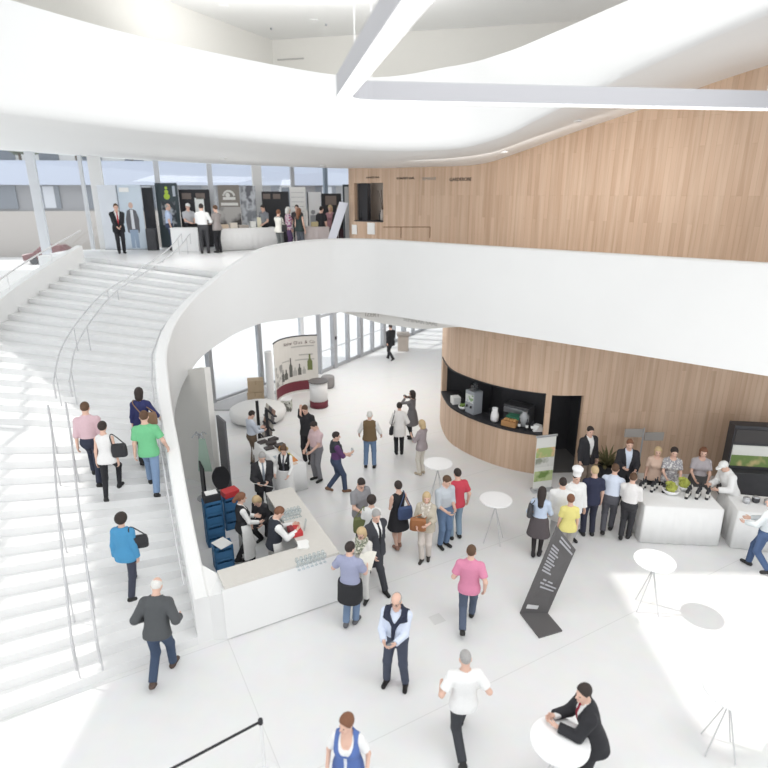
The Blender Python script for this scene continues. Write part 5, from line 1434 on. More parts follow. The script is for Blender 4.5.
# ------------------------------------------------------------------ mezzanine stands
def mzp(px, Y): return Vector(((px - 384) / FPX * (Y * _cp + (CAMZ - MZ - .6) * _sp), Y, MZ))
def mpanel(name, label, cat, x0, x1, y0, y1, Y, m, parent=None, foot=True, dY=0.0):
    a = mzp(x0, Y); b = mzp(x1, Y + dY); z1 = max(zcol(a, y0), MZ + .3); z0 = max(MZ, zcol(a, y1)) if y1 else MZ
    ang = math.atan2(b.y - a.y, b.x - a.x); L_ = (b - a).xy.length
    t = empty(name, label, cat, (a.x, a.y, MZ), ang)
    bm = NB(); bbox(bm, 0, L_, -.02, .02, max(.03, z0 - MZ), z1 - MZ, .004); bo_ = obj('board', bm, m, t)
    if foot:
        bm = NB(); bbox(bm, .03, L_ - .03, -.16, .16, 0, .03, .004); obj('foot', bm, GREYF, t)
    return bo_, L_, z1 - MZ, z0 - MZ
def mdecal(t, nm, x0, x1, z0, z1, m, lift=.03):
    bm = NB(); bbox(bm, x0, x1, -lift, -.021, z0, z1); return obj(nm, bm, m, t)
SKYM = mat('poster_sky', (.62, .70, .78), .6, noise=.12, nscale=1.2)
YB = 25.3
t, L_, H_, _ = mpanel('poster_stand', 'tall pale blue poster stand with a blank white upper part behind the man in black', 'poster', 104, 122, 185, None, 25.5, mat('poster_pale', (.72, .75, .8), .6, noise=.08, nscale=1.5))
t, L_, H_, _ = mpanel('poster_stand', 'sky blue poster stand printed with a standing person in a grey jacket', 'poster', 123.5, 146, 185, None, 25.6, SKYM)
pr = [('printed_trousers', [(-.16, .2), (-.02, .2), (0, .75), (.03, .22), (.17, .2), (.16, 1.05), (-.16, 1.05)], (.33, .42, .55)), ('printed_jacket', [(-.24, .85), (-.17, .8), (-.17, .95), (.17, .95), (.19, .8), (.25, .9), (.27, 1.4), (.18, 1.72), (.06, 1.78), (-.06, 1.78), (-.18, 1.72), (-.27, 1.35)], (.14, .14, .155)),
      ('printed_shirt', [(-.06, .98), (.07, .98), (.06, 1.76), (-.05, 1.76)], (.74, .76, .8)), ('printed_head', [(.09 * math.cos(a), 1.93 + .125 * math.sin(a)) for a in np.linspace(0, 6.28, 14)[:-1]], (.66, .46, .38))]
for i, (nm, pl, c) in enumerate(pr):
    bm = NB(); bm.faces.new([bm.verts.new((L_ / 2 + x * 1.05, -.024 - .002 * i, z * 1.02 - .14)) for x, z in pl]); obj(nm, bm, mat(nm, c, .7), t)
mdecal(t, 'headline', L_ * .08, L_ * .5, H_ - .28, H_ - .1, PAPER)
t, L_, H_, _ = mpanel('display_panel', 'narrow tall black panel right of the sky blue poster', 'panel', 147, 157.5, 187.5, None, 25.9, BLACK)
boxy('plant_crate', 'dark crate standing at the foot of the narrow black panel', 'crate', mzp(152, 25.3), (.4, .3, .9), DARK, 0)
t, L_, H_, _ = mpanel('display_panel', 'dark slate panel with a yellow-green pear shaped mark', 'panel', 160.5, 182, 183, None, 26.3, mat('slate_panel', (.055, .075, .085), .5))
LIME = mat('lime', (.5, .68, .08), .5)
for z, r in ((H_ - .2, .06), (H_ - .36, .085), (H_ - .55, .13)):
    bm = NB(); lathe(bm, [(.0001, 0), (r, 0), (r, .01), (.0001, .01)], n=16, M=Matrix.Translation((L_ * .5, -.022, z)) @ Matrix.Rotation(R(90), 4, 'X')); obj('lime_mark', bm, LIME, t)
mdecal(t, 'print_column', L_ * .78, L_ * .9, H_ - .55, H_ - .12, mat('print_blue_grey', (.5, .55, .62), .6))
mdecal(t, 'lower_picture', L_ * .2, L_ * .85, .9, H_ - .75, mat_splotch('lower_pic', [(.12, .14, .15), (.45, .48, .52), (.06, .07, .08)], 3, soft=True))
t, L_, H_, _ = mpanel('display_panel', 'wide black booth wall with small brown sign boxes behind the white shirt man', 'panel', 183, 213, 189.5, None, 26.6, BLACK)
for x in (.1, .55): mdecal(t, 'sign_box', L_ * x, L_ * (x + .3), H_ - .4, H_ - .15, mat('brown_sign', (.2, .16, .14), .6))
mdecal(t, 'bright_picture', L_ * .5, L_ * .8, H_ - 1.15, H_ - .35, mat('bright_sheet', (.8, .82, .8), .6, emit=.1))
t, L_, H_, _ = mpanel('display_panel', 'taupe booth panel with a white emblem and a white title bar', 'panel', 221.5, 242.5, 185, None, 26.7, mat('taupe', (.26, .235, .21), .6))
EMB = mat('emblem_white', (.76, .75, .72), .6)
bm = NB()
for i in range(18):
    a = math.pi * i / 17; 
ringv = [(L_ * .5 + .25 * math.cos(a), -.026, H_ - .5 + .25 * math.sin(a)) for a in np.linspace(.2, math.pi - .2, 14)]
tube(bm, ringv, .05, 6); bbox(bm, L_ * .22, L_ * .8, -.05, -.022, H_ - .62, H_ - .5); lathe(bm, [(.0001, 0), (.1, 0), (.1, .01), (.0001, .01)], n=14, M=Matrix.Translation((L_ * .45, -.03, H_ - .42)) @ Matrix.Rotation(R(90), 4, 'X'))
obj('emblem', bm, EMB, t)
mdecal(t, 'title_bar', L_ * .1, L_ * .9, H_ - .86, H_ - .74, EMB)
mdecal(t, 'lower_picture', 0, L_, .5, H_ - .92, mat_splotch('loaf_picture', [(.36, .35, .34), (.08, .07, .07), (.5, .48, .46)], 1.6, soft=True))
t, L_, H_, _ = mpanel('display_panel', 'marbled grey picture panel right of the taupe booth panel', 'panel', 243, 258, 186, None, 26.8, mat_splotch('marble_picture', [(.34, .35, .38), (.15, .15, .17), (.55, .57, .6), (.25, .26, .28)], 1.8, soft=True))
t, L_, H_, _ = mpanel('display_panel', 'black booth wall with two small brown plates behind the grey shirt man', 'panel', 264, 290.5, 191.5, None, 27.2, BLACK)
for x in (.05, .42): mdecal(t, 'sign_plate', L_ * x, L_ * (x + .27), H_ - .32, H_ - .1, mat('brown_sign', (.2, .16, .14), .6))
t, L_, H_, _ = mpanel('poster_stand', 'white poster stand with faint printed lines beside the black booth', 'poster', 291.5, 307, 187, None, 27.3, PAPER)
for k in range(7): mdecal(t, 'print_line', L_ * .1, L_ * .9, H_ - .25 - k * .2, H_ - .22 - k * .2, mat('faint_print', (.62, .62, .62), .6))
t, L_, H_, _ = mpanel('poster_stand', 'white framed poster printed with two dark figures, left of the black shirt man', 'poster', 308.5, 322, 192, None, 27.4, mat('print_white', (.8, .81, .82), .6))
mdecal(t, 'frame_side', 0, .05, 0.1, H_, BLACK, .035)
for x, s in ((.4, 1.0), (.78, .8)):
    bm = NB(); lathe(bm, [(.0001, 0), (.1 * s, 0), (.1 * s, .005), (.0001, .005)], n=12, M=Matrix.Translation((L_ * x, -.022, 1.0 + .5 * s)) @ Matrix.Rotation(R(90), 4, 'X')); bbox(bm, L_ * x - .13 * s, L_ * x + .13 * s, -.028, -.022, .5, .92 + .45 * s); obj('printed_figure', bm, mat('figure_grey', (.33, .34, .36), .7), t)
t, L_, H_, _ = mpanel('display_panel', 'black booth wall right of the blue-grey mullion', 'panel', 322.5, 342, 193.5, None, 27.6, BLACK)
mdecal(t, 'picture', L_ * .2, L_ * .75, H_ - .5, H_ - .1, mat('brown_sign', (.2, .16, .14), .6))
P = mzp(343.6, 24.7); t = empty('glass_door', 'dark framed glass door standing open at the left end of the timber wall', 'door', P, R(8))
zt_ = zcol(P, 184.5) - MZ; wd = .46
bm = NB(); 
for x0, x1, z0, z1 in ((0, .07, 0, zt_), (wd - .07, wd, 0, zt_), (0, wd, zt_ - .08, zt_), (0, wd, 0, .1)): bbox(bm, x0, x1, -.04, .04, z0, z1)
obj('frame', bm, mat('door_frame_dark', (.06, .075, .09), .5), t)
bm = NB(); bbox(bm, .06, wd - .06, -.012, .012, .1, zt_ - .07); obj('pane', bm, mat('greyed_glass', (.45, .48, .5), .3), t)
bm = NB(); tube(bm, [(.1, -.06, .9), (.1, -.06, 1.5)], .015, 6); obj('handle', bm, STEEL, t)
# counters
def mcounter(label, x0, x1, ybase, ytop, m, dep=.6, dY=0.0, ybase1=None):
    a = at(x0, ybase, MZ); b = at(x1, ybase1 or ybase, MZ); h = zcol(a, ytop) - MZ; ang = math.atan2(b.y - a.y, b.x - a.x); L_ = (b - a).xy.length
    c = (a + b) / 2 + Vector((-math.sin(ang), math.cos(ang), 0)) * dep / 2
    return c, ang, L_, h
c, ang, L_, h = mcounter('', 172.5, 199.5, 251.6, 228, WHITE); h = min(h, 1.12)
t = empty('exhibition_counter', 'short white exhibition counter in front of the white shirt man on the mezzanine', 'counter', c, ang)
bm = NB(); bbox(bm, -L_ / 2, L_ / 2, -.3, .3, 0, h - .04, .02); obj('body', bm, mat('counter_white', (.84, .84, .84), .5), t); bm = NB(); bbox(bm, -L_ / 2 - .02, L_ / 2 + .02, -.32, .32, h - .04, h, .01); obj('counter_top', bm, mat('table_white', (0, 0, 0)), t)
c, ang, L_, h = mcounter('', 221, 278, 251.2, 229, WHITE, .7, ybase1=248.6); CT = (c.copy(), ang, L_, min(h, 1.08))
cloth_table('exhibition_table', 'long white-clothed exhibition table in the middle of the mezzanine', (c.x, c.y), ang, L_, .7, CT[3], MZ)
c2_ = mzp(312, 24.7); c3_ = Vector((c2_.x, c2_.y + .2, MZ)); cloth_table('exhibition_table', 'short exhibition table with a pinkish grey cloth at the right of the mezzanine', (c3_.x, c3_.y), R(12), 1.35, .7, 1.0, MZ, mat('rose_grey_cloth', (.55, .49, .48), .85))
def on_ct(f, y, z=0): p = lp((CT[0].x, CT[0].y), CT[1], (f - .5) * CT[2], y, MZ + CT[3] + .003 + z); return p
for i, (f, c, d, lab) in enumerate(((.12, (.62, .5, .38), (.34, .22, .16), 'tan box at the left end of the long exhibition table'), (.28, (.72, .66, .58), (.3, .22, .22), 'cream box second from left on the long exhibition table'), (.45, (.40, .36, .32), (.42, .25, .12), 'flat brown box in the middle of the long exhibition table'), (.62, (.82, .82, .78), (.22, .2, .26), 'white box right of the middle on the long exhibition table'), (.76, (.84, .8, .62), (.3, .06, .42), 'upright cream card on the right part of the long exhibition table'))):
    boxy('sample_box', lab, 'box', on_ct(f, 0), d, mat('sample_%d' % i, c, .7), CT[1])
for i in range(4):
    P = lp((c3_.x, c3_.y), R(12), -.45 + .28 * i, 0, MZ + 1.003)
    if i != 1: boxy('sample_box', ('dark upright box at the left of the pinkish table', '', 'straw coloured box on the pinkish table', 'small white box at the right of the pinkish table')[i], 'box', P, ((.2, .16, .42), 0, (.3, .2, .18), (.2, .2, .16))[i], (DARK, 0, mat('straw', (.6, .52, .3), .8), PAPER)[i], R(12))
# slanting white board on a stand
a = mzp(325.5, 24.0); t = empty('slanted_board', 'long white board leaning diagonally beside the dark glass door', 'board', a)
zt_ = zcol(a, 203) - MZ; xs = (341 - 324) / FPX * (a.y * _cp + .9); wd = .34
bm = NB(); V_ = []
for y in (-.025, .025): V_.append([bm.verts.new(p) for p in ((-.1, y, .02), (-.1 + wd, y, .02), (-.1 + wd + xs, y, zt_), (-.1 + xs, y, zt_ + .05))])
bm.faces.new(V_[0]); bm.faces.new(V_[1][::-1])
for i in range(4): bm.faces.new((V_[0][i], V_[0][(i + 1) % 4], V_[1][(i + 1) % 4], V_[1][i]))
obj('board', bm, mat('board_white', (.74, .76, .84), .4), t)
bm = NB(); tube(bm, [(xs * .7, .04, zt_ * .8), (.5, .5, 0)], .015, 6); obj('strut', bm, STEEL, t)
# notices and vase at the upper hatch
for px, py, s, lab in ((353.8, 229.5, .3, 'left white notice on the timber below the upper hatch'), (370.5, 228.5, .36, 'right white notice on the timber below the upper hatch')):
    p, an, k = on_wall(px); bm = NB(); bbox(bm, -s / 2, s / 2, -.012, .0, -s * .62, s * .62); o = obj('notice', bm, PAPER); o.location = (p[0], p[1], zcol(p, py)); o.rotation_euler = (0, 0, an); tag(o, lab, 'notice')
p, an, k = on_wall(379.5, WS, -.22); zc_ = zo0 + .041
t = empty('vase', 'slim vase of thin bare twigs on the upper hatch counter', 'vase', (p[0], p[1], zc_))
bm = NB(); lathe(bm, [(.06, 0), (.09, .05), (.08, .3), (.05, .4), (.05, .42)], n=16); obj('vessel', bm, mat('clay', (.55, .5, .46), .6), t, True)
bm = NB()
for k in range(7):
    a = k * .9; tube(bm, [(0, 0, .3), (.08 * math.cos(a), .08 * math.sin(a), .8), (.2 * math.cos(a), .2 * math.sin(a) * .5, 1.15)], .008, 4)
obj('twigs', bm, mat('twig', (.12, .09, .07), .8), t)
for px, lab in ((357, 'black bottle at the left of the upper hatch counter'), (376, 'black bottle beside the vase on the upper hatch counter')):
    p, an, k = on_wall(px, WS, -.2); bm = NB(); lathe(bm, [(.05, 0), (.05, .22), (.018, .3), (.018, .38)], n=12); o = obj('bottle', bm, BLACK, smooth=True); o.location = (p[0], p[1], zc_); tag(o, lab, 'bottle')
kz = on_wall(357.5, WS, -.3)[0]; bm = NB(); bbox(bm, -.14, .34, -.1, .1, 0, zo1 - zo0 - .05); o = obj('niche_cabinet', bm, BLACK); o.location = (kz[0], kz[1], zc_); o.rotation_euler = (0, 0, R(-40)); tag(o, 'black cabinet filling the left half of the upper hatch', 'cabinet')

# ------------------------------------------------------------------ outside: the building across the street, trees, parked cars
bd = empty('office_building', 'long pale office building with bands of dark windows across the street', 'building', (-30, 52, 0), R(8))
Wb = 90
def slabb(nm, z0, z1, y0, m): bm = NB(); bbox(bm, -Wb / 2, Wb / 2, y0, 8, z0, z1); return obj(nm, bm, m, bd)
slabb('wall', -.3, 6.2, .3, mat('beige_render', (.52, .48, .44), .8)); slabb('band', 8.35, 10.3, -.3, mat('pale_blue_cladding', (.50, .55, .66), .6)); slabb('wall', 6.1, 8.4, .6, mat('grey_render', (.30, .30, .31), .8))  # beige base, pale blue band, plain grey wall strip behind the windows
bd2 = empty('apartment_house', 'white rear building with a row of windows above the terrace trees', 'building', (-26, 62, 0), R(8))
bm = NB(); bbox(bm, -50, 50, 0, 8, -.3, 15); obj('wall', bm, mat('white_render', (.72, .71, .68), .8), bd2)
for i in range(24): bm = NB(); bbox(bm, -48 + i * 4, -46.2 + i * 4, -.15, .1, 10.5, 12.9); obj('window', bm, mat('window_dark', (.17, .19, .22), .3), bd2)
WG = mat('window_dark', (.055, .065, .08), .4)
for i in range(22):
    x = -44 + i * 4; bm = NB(); bbox(bm, x, x + 2.9 - (i % 3) * .5, .4, .7, 6.4, 8.3); w_ = obj('window', bm, WG, bd)
    if i % 2: bm = NB(); bbox(bm, x + .6, x + 1.5, .36, .42, 6.45, 8.25); obj('blind', bm, mat('blind', (.6, .62, .66), .7), w_)
for i, (x, s) in enumerate(((-36, 2.7), (-31, 2.5), (-26.5, 2.7), (-22, 2.4))):
    t = empty('tree', 'rounded tree on the terrace of the building across the street, %s from the left' % ('first', 'second', 'third', 'fourth')[i], 'tree', (x, 52.8 + (x + 30) * .14, 10.32), 0, 'trees across the street')
    bm = NB(); tube(bm, [(0, 0, 0), (0, 0, 1.4)], .12, 6); obj('trunk', bm, mat('bark', (.15, .11, .08), .9), t)
    bm = NB()
    for k in range(22):
        r_ = bmesh.ops.create_icosphere(bm, subdivisions=2, radius=random.uniform(.4, .8)); a = random.uniform(0, 6.28); bmesh.ops.translate(bm, verts=r_['verts'], vec=(math.cos(a) * s * random.uniform(.1, .7), math.sin(a) * .6, random.uniform(.9, 2.0)))
    obj('crown', bm, mat('dull_foliage', (.17, .19, .13), .9, noise=.4, nscale=3), t)
for i, (x, y, c, lab) in enumerate(((-34, 46, (.07, .08, .11), 'dark parked car across the street, leftmost'), (-26, 46.5, (.16, .05, .05), 'dark red parked car across the street'), (-20.5, 47, (.1, .1, .12), 'grey parked car across the street behind the man in black'))):
    t = empty('car', lab, 'car', (x, y, 2.4), R(8))
    bm = NB(); rows = []
    for yy in (-.85, -.75, .75, .85):
        e = .06 if abs(yy) > .8 else 0
        rows.append([(-2.1 + e, yy, .3), (-2.15 + e, yy, .75 - e), (-1.3, yy, .92 - e), (-.7 + e, yy * .85, 1.42 - e), (.7 - e, yy * .85, 1.42 - e), (1.35, yy, .9 - e), (2.1 - e, yy, .72 - e), (2.15 - e, yy, .3)])
    sweep(bm, rows); obj('body', bm, mat('car_paint_%d' % i, c, .3), t)
    for sx in (-1.3, 1.3):
        for sy in (-.8, .8): bm = NB(); lathe(bm, [(.31, -.1), (.31, .1)], n=16, M=Matrix.Translation((sx, sy, .31)) @ Matrix.Rotation(R(90), 4, 'X')); obj('wheel', bm, BLACK, t)
bm = NB(); prism(bm, [(-80, 38), (20, 46), (20, 51), (-80, 51)], -.3, 2.4); structure(obj('terrace_outside', bm, mat('pale_terrace', (.70, .69, .67), .9)))
# ------------------------------------------------------------------ people
def bag(name, label, cat, P, dims, m, ang=0.0, strap=None, strap_m=None, tilt=0.0):
    """small bag: pouch, flap and a strap that runs over the given world points"""
    t = empty(name, label, cat, P, ang); W, D, H = dims
    bm = NB(); rows = []
    for k, (z, sx, sy) in enumerate(((0, .82, .7), (.08, .97, 1), (.5, 1, 1), (.85, .93, .75), (1, .86, .35))):
        rows.append([(W / 2 * sx * math.copysign(abs(math.cos(a)) ** .5, math.cos(a)), D / 2 * sy * math.copysign(abs(math.sin(a)) ** .6, math.sin(a)), z * H) for a in np.linspace(0, 2 * math.pi, 20, endpoint=False)])
    sweep(bm, rows); po = obj('pouch', bm, m, t, True)
    bm = NB(); bbox(bm, -W * .36, W * .36, -D / 2 - .008, -D / 2 + .012, H * .5, H * .95, .006); obj('flap', bm, m, po)
    if strap:
        inv = (Matrix.Translation(P) @ Matrix.Rotation(ang, 4, 'Z')).inverted()
        pts = [Vector((-W * .4, 0, H * .95))] + [inv @ Vector(p) for p in strap] + [Vector((W * .4, 0, H * .95))]
        sp = cr(np.array([list(p) for p in pts]), 26); bm = NB(); tube(bm, [Vector(p) for p in sp], .011, 6); obj('strap', bm, strap_m or m, t)
    return t
def glass_in(hold, sd, label):
    P = hold['hand_' + sd]; bm = NB(); lathe(bm, [(.03, -.09), (.028, -.085), (.005, -.08), (.004, -.01), (.024, .01), (.036, .05), (.033, .1), (.031, .1), (.03, .05), (.0001, .015)], n=12)
    o = obj('wine_glass', bm, HAZE, smooth=True); o.location = P; tag(o, label, 'glass'); return o
def sheet_in(P, w_, h_, ang, tilt, m, name, label, cat='paper'):
    bm = NB(); M = Matrix.Rotation(ang, 4, 'Z') @ Matrix.Rotation(tilt, 4, 'X')
    rows = [[(x, y, .02 * math.sin(i * .5)) for x in np.linspace(-w_ / 2, w_ / 2, 4)] for i, y in enumerate(np.linspace(-h_ / 2, h_ / 2, 6))]
    sweep(bm, rows, closed_profile=False); bmesh.ops.transform(bm, matrix=M, verts=bm.verts)
    o = obj(name, bm, m); o.location = P; tag(o, label, cat); return o
JEANS = (.13, .2, .32); NAVY = (.035, .045, .085); BLK = (.022, .022, .026); WHT = (.82, .82, .81); GRYT = (.14, .14, .15)
NAVYT = (.05, .06, .1)
# ---- foreground and middle of the hall
person('man in a dark suit walking away beside the glass doors at the far back', at(390.5, 360), 1.8, -35, stride=.55, res=.018, jacket=('jacket', BLK, 'long', -.2, .15), top=('shirt', WHT, 'long'), legs=('trousers', BLK), hair=('short', 'dark'))
h = person('man in a dark suit and black tie striding with head bowed, centre of hall', at(376, 583), 1.82, 140, stride=.72, yaw=15, pitch=16, res=.012, top=('shirt', WHT, 'long'), jacket=('jacket', (.05, .052, .062), 'long', -.2, .1), extra=(('tie', BLK),), legs=('trousers', (.045, .047, .055)), hair=('short', 'grey'), shoes=(.015, .015, .015))
h = person('balding man with navy sweater knotted over a pale blue shirt, holding a phone', at(396, 684), 1.78, 195, wide=.07, pitch=6, yaw=5, res=.011, belly=.015, top=('shirt', (.66, .72, .85), 'long'), extra=(('scarf', (.025, .03, .055)),), legs=('trousers', (.065, .075, .11)), hair=('bald', 'grey', 'glasses'), hl=(-.06, .34, 1.12), hr=(.12, .31, 1.10), shoes=(.02, .018, .018))
P = (h['hand_l'] + h['hand_r']) / 2; boxy('mobile_phone', 'small dark phone in the hands of the navy sweater man', 'phone', P + Vector((.05, 0, .01)), (.075, .15, .012), mat('phone_grey', (.2, .22, .24), .3), R(-50), .003)
person('man in a pink polo shirt and jeans walking away, right of centre', at(467, 627), 1.8, 12, stride=.62, res=.011, top=('polo', (.68, .25, .38), 'short'), legs=('trousers', (.09, .115, .17)), hair=('short', 'brown'), hr=(.27, -.02, .86), hl=(-.2, .18, 1.0), yaw=8)
person('man with cropped grey hair in a white shirt walking away near the bottom edge', at(461, 747), 1.8, -4, stride=.78, res=.011, top=('tshirt', (.83, .83, .82), 'short'), legs=('trousers', (.045, .048, .055)), hair=('crop', 'grey'), hl=(-.29, .14, .97), hr=(.29, .14, .97), pitch=14)
DIR = at(347, 722, 1.58)
person('woman in a blue and white dirndl at the bottom edge of the hall', (DIR.x, DIR.y, 0), 1.68, 190, sex='f', res=.010, yaw=30, pitch=4, top=('blouse', (.83, .83, .82), 'short', 'deep'), tophem=-.02, extra=(('bodice', (.10, .17, .42)),), legs=('skirt', (.10, .16, .40), .5), hair=('pixie', 'auburn'), hl=(-.27, .12, .94), hr=(.24, .16, .96))
LM = at(580, 704, 1.42)
h = person('man in a black suit and red tie leaning on a white standing table, lower right', (LM.x + .2, LM.y - .06, 0), 1.8, -84, lean=17, wide=.05, res=.011, yaw=-28, pitch=0, top=('shirt', WHT, 'long'), jacket=('jacket', (.026, .026, .03), 'long', -.2, .1), extra=(('tie', (.3, .02, .04)),), legs=('trousers', (.03, .03, .034)), hair=('short', 'dark'), hl=(-.1, .47, 1.13), hr=(.06, .5, 1.135), curl=50)
h = person('man in a lilac polo with a black sweater tied round his waist, centre', at(351, 625), 1.78, 18, stride=.16, yaw=20, res=.011, top=('polo', (.34, .36, .50), 'short'), extra=(('waistsweater', (.025, .025, .028)),), legs=('trousers', (.17, .24, .36)), hair=('short', 'dark'), hl=(-.27, .27, 1.12), hr=(.2, .32, 1.06), shoes=(.12, .12, .13))
GREENB = mat('green_bottle_glass', (.03, .22, .10), .25)
P = h['hand_l']; t = empty('bottle', 'green bottle hanging from the left hand of the lilac polo man', 'bottle', P + Vector((0, 0, -.2)))
bm = NB(); lathe(bm, [(.034, 0), (.038, .02), (.038, .15), (.015, .2), (.015, .27)], n=14); obj('body', bm, GREENB, t, True); bm = NB(); lathe(bm, [(.017, .25), (.017, .28)], n=10); obj('cap', bm, STEEL, t)
sheet_in(h['hand_r'] + Vector((.02, .1, .06)), .3, .36, R(-20), R(35), mat('cream_paper', (.8, .78, .7), .8, noise=.1, nscale=12), 'brochure', 'open cream brochure held in front of the lilac polo man', 'brochure')
person('blonde woman with a green patterned scarf facing the lilac polo man', at(363, 600), 1.66, 205, sex='f', res=.011, pitch=20, top=('blouse', (.72, .70, .66), 'long'), extra=(('patternscarf', mat_splotch('scarf_print', [(.55, .55, .42), (.2, .22, .16), (.72, .7, .6)], 24)),), legs=('trousers', (.7, .69, .66)), hair=('bob', 'blonde', 'glasses'), hl=(-.1, .3, 1.15), hr=(.12, .3, 1.12))
h = person('man in a grey t-shirt looking down beside the woman in white', at(361, 548), 1.8, 140, res=.012, pitch=32, yaw=10, top=('tshirt', (.26, .26, .275), 'short'), legs=('trousers', (.05, .052, .062)), hair=('short', 'dark', 'glasses'), hl=(-.12, .3, 1.0), hr=(.16, .32, 1.08))
h = person('woman with dark bobbed hair in a white top, green bag on her shoulder', at(372, 563), 1.64, 5, sex='f', res=.012, top=('blouse', WHT, 'short'), legs=('trousers', BLK), hair=('curly', 'dark'), pitch=5)
bag('tote_bag', 'olive green bag on the left shoulder of the woman in the white top', 'bag', h['hip_l'] + Vector((-.16, .02, -.1)), (.32, .12, .36), mat('olive_canvas', (.17, .19, .08), .85, noise=.1), R(15), [h['sho_l'] + Vector((-.03, .06, .05)), h['sho_l'] + Vector((-.02, -.06, .05))])
h = person('woman in a short black dress with a blue shoulder bag, seen from behind', at(398, 548), 1.68, -25, sex='f', res=.011, top=('dress', BLK, 'none'), legs=('skirt', BLK, .56), hair=('pixie', 'dark'), hl=(-.1, .22, 1.15), hr=(.22, .1, .95), stride=.12, shoes=(.30, .17, .13))
bag('shoulder_bag', 'blue denim shoulder bag on the black dress woman', 'bag', h['hip_r'] + Vector((.07, -.2, -.02)), (.34, .13, .30), mat('denim_bag', (.06, .09, .19), .85, noise=.15), R(18), [h['sho_r'] + Vector((-.01, -.06, .05)), h['sho_r'] + Vector((-.02, .06, .05))])
h = person('blonde woman in beige with a brown leather bag, right of the black dress woman', at(425, 560), 1.67, 195, sex='f', res=.011, yaw=-15, top=('cardigan', (.52, .47, .38), 'three'), legs=('trousers', (.66, .60, .55)), hair=('long', 'blonde'), hl=(-.08, .28, 1.1), hr=(.16, .26, 1.02), stride=.14, shoes=(.05, .045, .04), extra=(('patternscarf', mat_splotch('beige_scarf', [(.62, .57, .48), (.48, .43, .36), (.7, .66, .6)], 18)),))
bag('shoulder_bag', 'tan brown leather bag worn by the blonde woman in beige', 'bag', h['hip_r'] + Vector((-.10, -.17, -.03)), (.36, .14, .29), mat('tan_leather', (.36, .15, .06), .5, noise=.1), R(-10), [h['pt'](.05, .16, .35), h['sho_l'] + Vector((0, 0, .06))])
person('man in a pale grey shirt and jeans talking beside the red shirt man', at(443, 546), 1.8, 150, res=.012, yaw=-20, pitch=22, top=('shirt', (.50, .54, .58), 'roll'), legs=('trousers', JEANS), hair=('short', 'brown'), hl=(-.05, .3, 1.08), hr=(.15, .3, 1.05))
person('man in a red t-shirt and pale jeans standing with his back turned', at(455, 538), 1.78, -20, res=.012, top=('tshirt', (.55, .06, .09), 'short'), legs=('trousers', (.24, .33, .42)), hair=('short', 'dark'), wide=.02, hr=(.3, .02, .9))
person('grey-haired man in an olive vest over white sleeves, seen from behind', at(370, 467.5), 1.76, 4, res=.013, belly=.02, top=('shirt', WHT, 'roll'), jacket=('vest', (.17, .115, .06), 'none', -.06, .2), legs=('trousers', (.16, .24, .38)), hair=('short', 'white'), hl=(-.33, .2, .95), hr=(.32, .18, .95), wide=.04)
h = person('woman in a long white coat with a black shoulder bag, seen from behind', at(399, 454), 1.68, -5, sex='f', res=.014, top=('coat', (.82, .80, .78), 'long'), tophem=-.3, legs=('trousers', BLK), hair=('pixie', 'dark'), hl=(-.22, .16, 1.0), hr=(.22, .16, 1.0))
bag('shoulder_bag', 'black bag hanging at the left side of the white coat woman', 'bag', h['hip_l'] + Vector((-.16, -.1, -.18)), (.2, .12, .26), BLACK, R(80), [h['sho_l'] + Vector((.0, -.06, .05)), h['sho_l'] + Vector((.0, .08, .05))])
h = person('woman in a grey dress and black tights raising a camera to her face', at(411.5, 439), 1.68, -62, sex='f', res=.014, top=('dress', (.17, .16, .165), 'long'), legs=('skirt', (.17, .16, .165), .55, BLK), hair=('bob', 'dark'), hl=(-.07, .24, 1.45), hr=(.09, .24, 1.45), pitch=0, stride=.1)
boxy('camera', 'small black camera held up by the grey dress woman', 'camera', (h['hand_l'] + h['hand_r']) / 2 + Vector((0, 0, -.02)), (.06, .12, .08), BLACK, R(30), .008)
person('blonde woman in a taupe blouse and beige trousers behind the smallest round table', at(421, 474), 1.66, -50, sex='f', res=.014, top=('blouse', (.36, .31, .32), 'three'), legs=('trousers', (.68, .64, .57)), hair=('bob', 'blonde'), hl=(-.1, .3, 1.2), hr=(.1, .25, 1.0), shoes=(.5, .42, .32))
h = person('man in a purple shirt with a dark sweater on his back, holding a glass', at(337, 492), 1.78, 72, stride=.42, res=.013, yaw=10, top=('shirt', (.12, .05, .15), 'roll'), extra=(('scarf', (.04, .045, .055)),), legs=('trousers', (.055, .075, .13)), hair=('short', 'dark'), hr=(.1, .36, 1.12), hl=(-.14, .3, 1.0), shoes=(.2, .11, .07))
glass_in(h, 'r', 'wine glass in the hand of the purple shirt man')
person('man in a pink checked shirt and grey trousers, head bowed', at(318, 480), 1.8, 225, res=.013, pitch=32, yaw=10, belly=.02, top=('shirt', mat_check('pink_check', (.60, .42, .44), (.70, .55, .56), 45), 'short'), legs=('trousers', (.22, .22, .24)), hair=('short', 'dark'), hl=(-.12, .28, .98), hr=(.16, .26, .95), wide=.02)
person('man in a black polo shirt raising a hand to his forehead', at(308, 462), 1.84, 200, res=.013, pitch=24, top=('polo', (.03, .03, .034), 'short'), legs=('trousers', BLK), hair=('short', 'brown'), hr=(.07, .17, 1.56), hl=(-.2, .12, .92))
person('man with dark hair in a pale blue shirt reading at the brochure rack', at(254, 465), 1.72, 55, res=.014, pitch=28, top=('shirt', (.60, .65, .74), 'long'), legs=('trousers', (.14, .10, .07)), hair=('short', 'dark'), hl=(-.1, .34, 1.12), hr=(.1, .34, 1.08))
